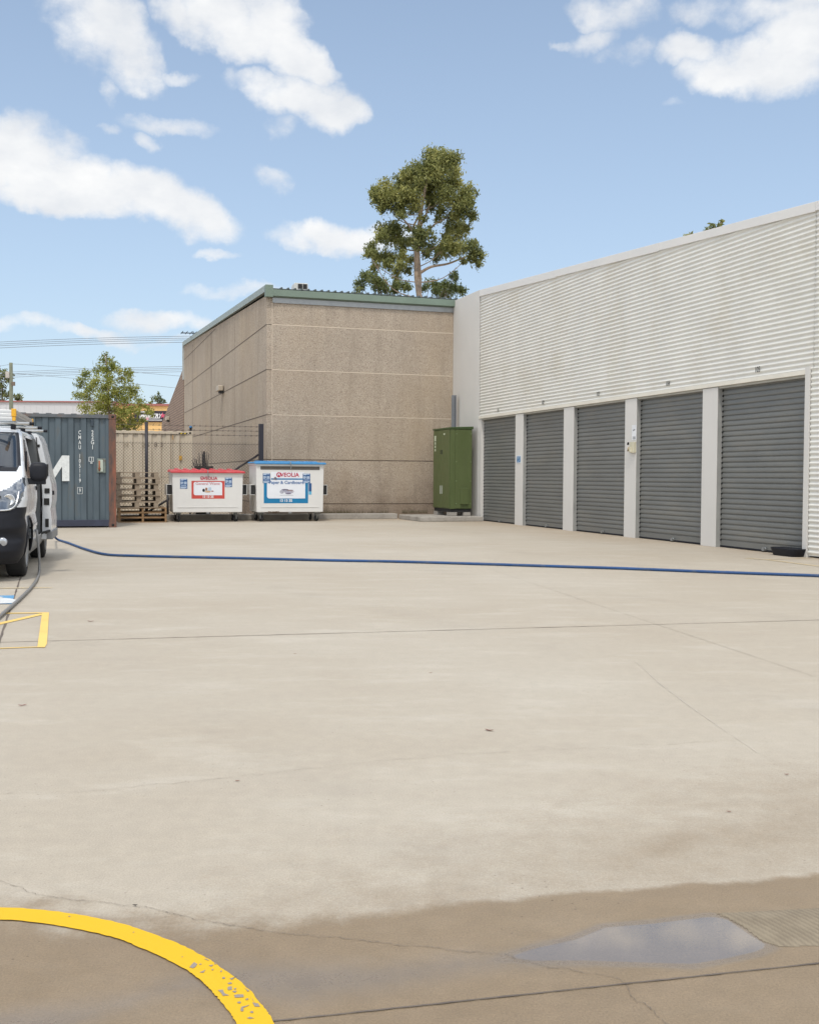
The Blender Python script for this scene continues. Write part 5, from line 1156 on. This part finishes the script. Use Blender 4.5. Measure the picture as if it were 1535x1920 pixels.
    # roof bars
    for y in (.90, 2.2, 3.3):
        bar = MB().tube([(-.93, y, 1.915), (.93, y, 1.915)], .020, 10).build('roof_bar', M_alu, t)
        MB().tube([(.90, y, 1.915), (.955, y, 1.915)], .022, 10).build('bar_end_cap', M_black, bar)
        for sx in (-1, 1): MB().box(sx*.70-.03, sx*.70+.03, y-.05, y+.05, 1.84, 1.90).build('bar_foot', M_black, bar, bevel=.006)
    # sliding door, slid back and out
    dy0, dy1 = 2.18, 3.30
    sec = [(.33, 1.10), (.42, 1.150), (.60, 1.160), (.76, 1.142), (.86, 1.160), (1.0, 1.165), (1.12, 1.155), (1.28, 1.115), (1.5, 1.068), (1.7, 1.025), (1.80, .985), (1.835, .955)]
    mb = MB(); n_ = len(sec); th = [(.07 if z > 1.2 else .13) for z, x in sec]
    outer = [(x, z) for z, x in sec]; inner = [(x-k, z) for (z, x), k in zip(sec, th)]
    outer = [(x-.075, z) for x, z in outer]; inner = [(x-.075, z) for x, z in inner]; poly = outer+inner[::-1]; np_ = len(poly)
    mb.add([(x, dy0, z) for x, z in poly]+[(x, dy1, z) for x, z in poly], [(i, (i+1) % np_, (i+1) % np_+np_, i+np_) for i in range(np_)]+[tuple(range(np_)), tuple(range(np_, 2*np_))[::-1]])
    sd = mb.build('sliding_door', M_van, t)
    for zc, hh, xx, ww in ((1.66, .02, .985, .018), (1.315, .085, 1.09, .028), (1.02, .035, 1.098, .035), (.865, .048, 1.092, .037), (.56, .060, 1.095, .024), (.42, .015, 1.08, .014)):
        xx -= .075; MB().box(xx-ww, xx+ww, dy0-.012, dy0-.001, zc-hh, zc+hh).build('door_fitting', M_dark, sd, bevel=.005)
    MB().box(1.06, 1.11, dy0+.05, dy0+.2, .96, 1.02).build('door_handle', M_black, sd, bevel=.006)
    MB().box(1.013, 1.097, dy0-.004, dy1, .325, .44).build('door_cladding', M_vshade, sd, bevel=.006)
    MB().tube([(.945, dy0-.006, .36), (.955, dy0-.006, .9), (.925, dy0-.006, 1.25), (.88, dy0-.006, 1.78)], .008, 6).build('door_seal', M_dark, sd)
    # step and lower bracket in the doorway
    MB().box(.70, .955, 1.13, 2.2, .36, .40).build('step', M_vshade, t)
    MB().tube([(.93, 1.9, .42), (1.02, 2.1, .44), (1.06, 2.2, .45)], .018, 6).build('door_arm', M_dark, t)
    MB().box(.76, .93, 2.20, 2.26, .42, 1.76).build('door_pillar', mat('pillar_shaded', (.16, .17, .175), .5), t)  # pillar coloured dark, painting in the shade of the door opening
    return t
build_van()
def build_ladder():
    o = VANO+vw(0, 0, 0)*0; t = thing('aluminium_ladder', 'folded aluminium ladder with yellow end caps on the van roof bars', 'ladder', tuple(vw(.28, .52, 1.94)), VANR)
    w, L_ = .46, 2.6; 
    for x in (-w, w):
        r = MB().box(x-.016, x+.016, .04, L_-.04, .0, .055).box(x-.016, x+.016, .04, L_-.04, .058, .085).box(x-.020, x+.020, .04, L_-.04, .088, .135)
        r.build('rail', M_alu, t, bevel=.002)
        for y in (0, L_-.06):
            MB().box(x-.028, x+.028, y-.005, y+.06, .045, .145).box(x-.02, x+.022, y, y+.055, -.01, .044).build('end_cap', M_lyel, t, bevel=.006)
        st = MB()
        for k in range(24): y = .12+k*.1; st.box(x+.0165 if x > 0 else x-.019, x+.019 if x > 0 else x-.0165, y, y+.035, .004, .052)
        st.build('rung_end', mat('ladder_slot', (.30, .31, .31), .5, .3), t)
    for k, y in enumerate((.0, .30, .60, .9, 1.2, 1.5, 1.8, 2.1, 2.4)):
        mb = MB().box(-w+.017, w-.017, y+.02, y+.06, .10 if k else .088, .13)
        if k == 0: mb.box(-w+.017, w-.017, y+.01, y+.05, .045, .083).box(-w+.017, w-.017, y+.01, y+.05, .0, .04)
        mb.build('rung', M_alu, t, bevel=.004)
build_ladder()

# ------------------------------------------------------------------ trees
def leaf_cloud(clumps, per, size, sub=16):
    """clumps: (x, y, z, r). returns verts, faces of small pointed leaves gathered in sprays"""
    vs = []; fs = []; clumps = list(clumps)
    for (cx, cy, cz, r) in clumps:
        n_ = max(20, int(per*(r**2))); ns = max(9, int(sub*r*r/.5))
        sc_ = rng.normal(0, 1, (ns, 3)); sc_ /= np.linalg.norm(sc_, axis=1)[:, None]; sc_ *= (rng.random((ns, 1))**.45)*r*.82; sc_[:, 2] *= .85
        idx = rng.integers(0, ns, n_); c = sc_[idx]+rng.normal(0, r*.20+.03, (n_, 3))+np.array([cx, cy, cz])
        a = rng.normal(0, 1, (n_, 3)); a[:, 2] -= .5; a /= np.linalg.norm(a, axis=1)[:, None]; b = np.cross(a, rng.normal(0, 1, (n_, 3))); b /= np.linalg.norm(b, axis=1)[:, None]
        s = size*rng.uniform(.6, 1.3, (n_, 1)); p0 = c-a*s; p1 = c+b*s*.36; p2 = c+a*s; p3 = c-b*s*.36
        o = len(vs); q = np.stack([p0, p1, p2, p3], 1).reshape(-1, 3); vs.extend(map(tuple, q)); fs.extend([(o+4*i, o+4*i+1, o+4*i+2, o+4*i+3) for i in range(n_)])
    return vs, fs
def build_tree(name, label, base, trunk, clumps, m_leaf, m_bark, per=800, size=.10, r0=.17, limb=.05, twig=True, rtop=.05, attach=1.0, group=None):
    t = thing(name, label, 'tree', tuple(base), 0, group); b = np.array(base)
    tr = MB(); T = catmull([np.array(p) for p in trunk], 5); n_ = len(T); tr.tube(T, [r0+(rtop-r0)*(i/(n_-1))**.8 for i in range(n_)], 10)
    trunkpts = np.array(T)
    for ci, (x, y, z, r) in enumerate(clumps):
        if len(clumps) > 30 and ci % 5 in (1, 3, 4): continue
        tgt = np.array([x, y, z])
        if len(clumps) > 60 and (ci % 5 or abs(x) > 2.2): continue
        hd = np.hypot(trunkpts[:, 0]-x, trunkpts[:, 1]-y); want = z-hd*attach*rng.uniform(.5, .9); i = int(np.argmin(np.abs(trunkpts[:, 2]-want)))
        if trunkpts[i, 2] > z-.1: i = max(0, i-1)
        s = trunkpts[i]; mid = s+(tgt-s)*.5+np.array([0, 0, -.12*np.linalg.norm(tgt-s)])+rng.normal(0, .08, 3)
        L_ = catmull([s, mid, tgt+np.array([0, 0, -.1*r])], 5); k = len(L_); rb = min(limb*(.5+.5*min(1, np.linalg.norm(tgt-s)/3)), r0*.8)
        tr.tube(L_, [rb+(.012-rb)*(j/(k-1)) for j in range(k)], 6)
        if twig:
            for _ in range(4):
                dv = rng.normal(0, 1, 3); dv /= np.linalg.norm(dv); st = L_[-3]; tr.tube([st, st+dv*r*.35+np.array([0, 0, .05]), st+dv*r*.8], [.014, .009, .005], 4, cap=False)
    tr.build('trunk', m_bark, t)
    vs, fs = leaf_cloud(clumps, per, size); mb = MB(); mb.v = vs; mb.f = fs; mb.sm = [False]*len(fs); mb.build('crown', m_leaf, t)
    return t
def px_clumps(lst, ox_, oy_, sc_, Y, spread, base, rs=1.0):
    out = []
    for (a, b, r) in lst:
        dy = rng.uniform(-1, 1)*spread; x, z = onY(ox_+a/sc_, oy_+b/sc_, Y+dy); out.append((x-base[0], dy, z-base[2], r/sc_*Y/2000*rs))
    return out
euc = [(880,170,85),(1060,200,80),(960,230,95),(940,260,120),(820,320,120),(720,290,85),(640,350,85),(1080,330,85),(950,420,120),(800,450,110),(660,440,100),(540,440,80),(400,480,75),(310,500,55),(340,580,70),(430,610,80),(560,560,95),(700,590,80),(560,670,55),(400,670,45),
       (1100,460,85),(1200,520,75),(1230,600,60),(1130,620,75),(1000,560,95),(880,560,85),(1180,690,80),(1080,740,70),(1250,740,50),(960,690,50),(1120,830,70),(1200,860,45),(1030,850,50),(1150,920,60),
       (830,950,75),(740,1000,70),(680,1000,55),(600,980,45),(860,1040,50),(500,850,75),(400,880,62),(370,940,62),(450,960,62),(520,900,55),(300,1060,55),(260,1100,45),(330,1130,55),(400,1140,62),(480,1150,62),(430,1220,52),(340,1220,45),(540,1280,55),(630,1260,45),(600,1130,50),(580,1060,45),
       (1000,1030,72),(1100,1020,72),(1080,1090,62),(940,1080,42),(1200,1030,60),(1260,1000,42),(1300,1080,52),(1340,1120,42),(1250,1150,50),(1310,1200,38),(1180,1170,34),(900,1150,40),(640,860,35),(1290,520,22),(620,520,65),(880,640,55),(700,690,50),(560,740,42),(940,760,42),(720,900,50),(560,960,50),(820,1100,45),(650,1160,45),(960,1100,45),(560,1200,42),(460,560,60),(780,760,35),(1020,960,60)]
Y = 48.0; bx, _ = onY(785, 540, Y); base = (bx, Y, 0.0)
def tp(px, py, Y=48.0, b=base): x, z = onY(px, py, Y); return (x-b[0], 0, z-b[2])
build_tree('eucalyptus_tree', 'tall eucalyptus tree with pale trunk rising behind the beige building', base, [(0, 0, 0), tp(785.5, 560), tp(786, 520), tp(783, 470), tp(784, 430), tp(790, 395), tp(798, 350), tp(812, 300)], px_clumps(euc, 640, 260, 5.117, Y, 1.5, base, 1.3), M_leafE, M_bark, per=3400, size=.078, r0=.13, limb=.032, rtop=.05)
# second leader of the same tree
tt = [o for o in C.objects if o.name == 'eucalyptus_tree'][0]
lm = MB()
for pts, r in (([(0.05, -.1, tp(0, 560)[2]), tp(781, 520), tp(779.5, 480), tp(779, 455), tp(777, 440), tp(760, 415), tp(735, 392)], .13), ([tp(786, 512), tp(808, 500), tp(840, 494), tp(870, 482), tp(885, 478)], .07), ([tp(784, 440), tp(790, 420), tp(800, 398), tp(806, 380)], .08), ([tp(784, 445), tp(786, 415), tp(786, 390), tp(790, 365)], .08), ([tp(803, 432), tp(815, 420), tp(830, 412), tp(845, 405)], .05), ([tp(783, 440), tp(775, 425), tp(789, 395), tp(783, 370)], .06)):
    q = catmull([np.array(p) for p in pts], 5); lm.tube(q, [r+(.02-r)*(i/(len(q)-1)) for i in range(len(q))], 8)
lm.build('limb', M_bark, tt)
low = [(240,1330,60),(190,1400,60),(300,1340,65),(340,1420,70),(400,1370,45),(140,1450,30),(520,1390,55),(590,1420,55),(500,1450,50),(640,1420,35),(430,1450,50),(850,1390,50),(940,1420,55),(1000,1400,45),(1080,1340,45),(1060,1430,62),(1140,1450,55),(1000,1480,60),(900,1480,50),(790,1430,40),(1090,1300,25)]
Y2 = 53.0; bx, _ = onY(775, 560, Y2); base2 = (bx, Y2, 0.0)
build_tree('bushy_tree', 'lower dark green tree spreading behind the tall eucalyptus', base2, [(0, 0, 0), (0, 0, 4), (0, 0, 8)], px_clumps(low, 640, 260, 5.117, Y2, 1.2, base2, 1.15), M_leafD, M_bark2, per=3300, size=.08, r0=.2, limb=.03, attach=.35)
med = [(840,112,22),(828,150,36),(880,150,30),(900,190,42),(795,215,42),(860,235,50),(930,225,42),(1020,245,42),(1045,270,30),(690,270,42),(650,300,32),(760,310,50),(880,310,55),(980,300,42),(1030,315,30),(640,345,35),(720,365,50),(820,380,55),(910,385,55),(1000,375,45),(1075,385,38),(610,430,34),(690,430,52),(780,455,55),(880,455,65),(980,455,60),(1070,435,55),(1125,470,30),(700,520,55),(800,530,65),(900,545,65),(1000,540,65),(1080,550,55),(1150,530,40),(1190,575,35),(960,620,55),(1050,640,50),(1090,685,36),(1000,690,55),(1140,630,30),(740,590,55),(850,620,60),(960,700,50)]
Y3 = 41.0; bx, _ = onY(206, 800, Y3); base3 = (bx, Y3, 0.0)
tq = lambda px, py: (onY(px, py, Y3)[0]-bx, 0, onY(px, py, Y3)[1])
build_tree('young_tree', 'light green young tree rising behind the two shipping containers', base3, [(0, 0, 0), tq(205, 800), tq(204, 760), tq(202, 710), tq(198, 672)], px_clumps(med, 0, 640, 4.264, Y3, .7, base3, 1.18), M_leafL, M_bark2, per=4200, size=.052, r0=.08, limb=.02, rtop=.02)
for lab, px, py, Yt, cl, ml in (('grey green tree at the left edge behind the utility pole', 4, 745, 95, [(0, 700, 14), (10, 706, 12), (18, 714, 9), (-10, 712, 16), (0, 722, 12), (2, 738, 14), (-20, 730, 18), (12, 742, 10), (22, 703, 6), (-8, 745, 14)], M_leafD),
                                ('small dark bush top just right of the utility pole', 33, 748, 92, [(28, 742, 7), (34, 744, 7), (38, 742, 5), (30, 748, 8), (36, 750, 7)], M_leafD),
                                ('small round dark tree top above the yellow building', 296, 752, 100, [(296, 744, 6), (290, 748, 7), (302, 748, 7), (298, 752, 8), (285, 754, 5), (308, 753, 5), (297, 738, 3)], M_leafD),
                                ('tree top peeking over the storage building capping, left one', 1291, 440, 44, [(1291, 475, 22), (1286, 443, 5), (1296, 439, 5), (1290, 446, 8), (1299, 447, 5), (1290, 456, 9)], M_leafE),
                                ('larger tree top peeking over the storage building capping', 1334, 432, 45, [(1334, 422, 5), (1330, 466, 26), (1330, 428, 6), (1338, 425, 5), (1324, 432, 6), (1350, 420, 4), (1353, 414, 2.5), (1347, 428, 5), (1336, 436, 9), (1350, 440, 8), (1322, 442, 8)], M_leafE)):
    bx, _ = onY(px, py, Yt); b_ = (bx, Yt, 0.0); cc = px_clumps(cl, 0, 0, 1, Yt, .4, b_)
    zmax = max(c[2] for c in cc); build_tree('distant_tree', lab, b_, [(0, 0, 0), (0, 0, zmax*.5), (0, 0, zmax*.93)], cc, ml, M_bark2, per=900 if Yt < 60 else 260, size=.10 if Yt < 60 else .17, r0=.2, limb=.05, twig=False)

# ------------------------------------------------------------------ far buildings, pole, wires
def far_box(name, label, px0, px1, ytop, Y, dep, m, cap=None):
    x0, z = onY(px0, ytop, Y); x1, _ = onY(px1, ytop, Y); t = thing(name, label, 'building', ((x0+x1)/2, Y, 0)); h = (x1-x0)/2
    MB().box(-h, h, 0, dep, 0, z).build('wall', m, t)
    if cap: MB().box(-h-.1, h+.1, -.15, dep+.1, z-.02, z+cap).build('roof_edge', M_redcap, t)
    return t, x0, x1, z
t, x0, x1, z = far_box('grey_warehouse', 'long pale grey warehouse with thin red roof edge in the distance', -420, 214, 750.5, 88.0, 20, M_gwall, .08)
mb = MB(); 
for k in range(60): x = -13+k*.5; mb.box(x, x+.04, -.012, -.002, .5, z-.3)
mb.build('sheet_seam', mat('seam_grey', (.50, .50, .51), .7), t)
t, x0, x1, z = far_box('yellow_shop', 'yellow orange shop building with black sign in the distance', 214, 352, 760, 84.0, 14, M_owall, .14)
xc = (x0+x1)/2
sx0, sz1 = onY(252, 770, 83.9); sx1, sz0 = onY(312, 791, 83.9)
sg = thing('shop_sign', 'black shop sign with white slanted lettering on the yellow building', 'sign', ((sx0+sx1)/2, 83.93, (sz0+sz1)/2)); w = (sx1-sx0)/2; h = (sz1-sz0)/2
MB().box(-w, w, -.08, .0, -h, h).build('board', M_signb, sg)
def sp_(px, py): x, z = onY(px, py, 83.85); return x-(sx0+sx1)/2, z-(sz0+sz1)/2
x, z = sp_(293.5, 779.5); text_mesh('lettering', 'TRY', .40, M_wtext, sg, (x, -.085, z), bold=.015, shear=.35)
mb = MB()
for a, b, y0, y1 in ((262, 300, 783, 784.2), (270, 304, 786.8, 788), (253, 272, 771.3, 772.8), (262, 283, 777.5, 782)): (xa, za) = sp_(a, y1); (xb, zb_) = sp_(b, y0); mb.box(xa, xb, -.09, -.082, za, zb_)
mb.build('small_lettering', M_wtext, sg)
x, z = sp_(305, 779); pts = []
for k in range(10): a = math.pi/2+k*math.pi/5; r = (.24 if k % 2 == 0 else .09); pts.append((x+r*math.cos(a), z+r*1.15*math.sin(a)))
flat('star', pts, -.088, M_pink, sg)
MB().box(*[sp_(272, 0)[0], sp_(277, 0)[0]], -.087, -.082, sp_(0, 786)[1], sp_(0, 779)[1]).build('pink_mark', M_pink, sg)
Yp = 82.0; x, zt_ = onY(20.5, 680, Yp); t = thing('utility_pole', 'greenish timber utility pole behind the van with wires', 'pole', (x, Yp, 0))
MB().tube([(0, 0, 0), (0, 0, zt_*.5), (0, 0, zt_)], [.19, .16, .13], 12).build('pole', M_pole, t)
zz = onY(20, 703, Yp)[1]; MB().box(-.35, -.05, -.25, -.1, zz-.25, zz+.25).build('fitting', mat('porcelain_grey', (.45, .42, .38), .5), t, bevel=.04)
MB().box(.1, .35, -.2, -.08, onY(20, 716, Yp)[1]-.3, onY(20, 716, Yp)[1]).build('cable_box', M_bark2, t)
def wire(a, b, Ya, Yb, sag=.0, r=.016):
    x0_, z0_ = onY(*a, Ya); x1_, z1_ = onY(*b, Yb); pts = []
    for i in range(17): k = i/16; pts.append((x0_+(x1_-x0_)*k, Ya+(Yb-Ya)*k, z0_+(z1_-z0_)*k-sag*4*k*(1-k)))
    o = MB().tube(pts, r, 5).build('power_line', M_grey2); return tag(o, None, 'power line', 'overhead power lines')
M_grey2 = mat('wire_grey', (.16, .18, .20), .6)
wl = ['topmost', 'second', 'third', 'fourth']
for i, (ya, yb) in enumerate(((651.5, 638.5), (655.5, 642), (658.5, 645.5), (662.5, 650))):
    wire((-300, ya+9), (560, yb-9), 74, 74, -.35)['label'] = '%s wire of the upper power line bundle left of the beige building' % wl[i]
for i, (ya, yb) in enumerate(((706, 693), (709.5, 696.5), (712, 699.5), (716, 703))):
    wire((-300, ya+9), (560, yb-9), 90, 90, -.3, .015)['label'] = '%s wire of the lower power line bundle behind the young tree' % wl[i]
wire((22, 682), (520, 722), 82, 70, -.1, .012)['label'] = 'single thin wire from the top of the utility pole to the right'
wire((24, 700), (520, 748), 82, 70, -.1, .012)['label'] = 'thin wire from below the utility pole top sloping right'
wire((-200, 690), (20, 683), 88, 82, .3, .012)['label'] = 'thin wire from the left edge to the utility pole top'

# ------------------------------------------------------------------ debris and plants in cracks
def debris(px, py, L_, m, lab, rot, name='dry_leaf'):
    p = G(px, py); n_ = 10; a = random.uniform(.25, .4)
    pts = [(L_*math.cos(2*math.pi*k/n_), L_*a*math.sin(2*math.pi*k/n_)+.15*L_*math.cos(2*math.pi*k/n_)**2, .004+.2*L_*math.cos(2*math.pi*k/n_)**2) for k in range(n_)]
    o = MB().add(pts+[(0, 0, .006)], [(k, (k+1) % n_, n_) for k in range(n_)], True).build(name, m, loc=tuple(p), rotz=rot); return tag(o, lab, 'leaf')
debris(42, 1324, .024, mat('red_leaf', (.16, .03, .02), .7), 'small red leaf on the concrete at the far left', .5)
debris(917, 1371, .024, M_dry, 'dry brown leaf on the concrete in the middle of the yard', -.4)
debris(445, 1466, 0.011, M_dry, 'tiny brown leaf on the faint crack left of centre', .1)
debris(807, 1263, 0.012, M_dry, 'tiny dark leaf on the concrete below the long joint', .2)
debris(1474, 1454, 0.011, M_dry, 'tiny dark leaf near the damp patch at the right', .0)
debris(1366, 1524, 0.010, M_dry, 'tiny leaf in the mottled damp area at the right', -.1)
debris(553, 1227, 0.011, M_dry, 'tiny dark leaf just below the long joint, left of centre', .1)
debris(170, 1166, .03, M_dry, 'tiny twig beside the yellow bay corner', .0)
debris(253, 1700, .008, mat('black_crumb', (.03, .025, .02), .9), 'black crumb lying on the long crack', .0)
def weeds():
    mb = MB()
    for k in range(500):
        d = random.choice([random.uniform(7.0, 9.2), random.uniform(7.0, 8.0), random.uniform(9.6, 10.4)]); s = random.uniform(30.72, 30.83); h = random.uniform(.04, .2)*(1.4 if random.random() < .1 else .7); x, y, z = W(d, s, .153); dx = random.uniform(-.05, .05)
        mb.add([(x-.004, y, z), (x+.004, y, z), (x+dx, y, z+h)], [(0, 1, 2)])
    o = mb.build('dry_weeds', mat('dry_weeds', (.10, .085, .05), .9)); tag(o, 'thin dry weeds along the foot of the beige wall', 'weeds', kind='stuff')
weeds()
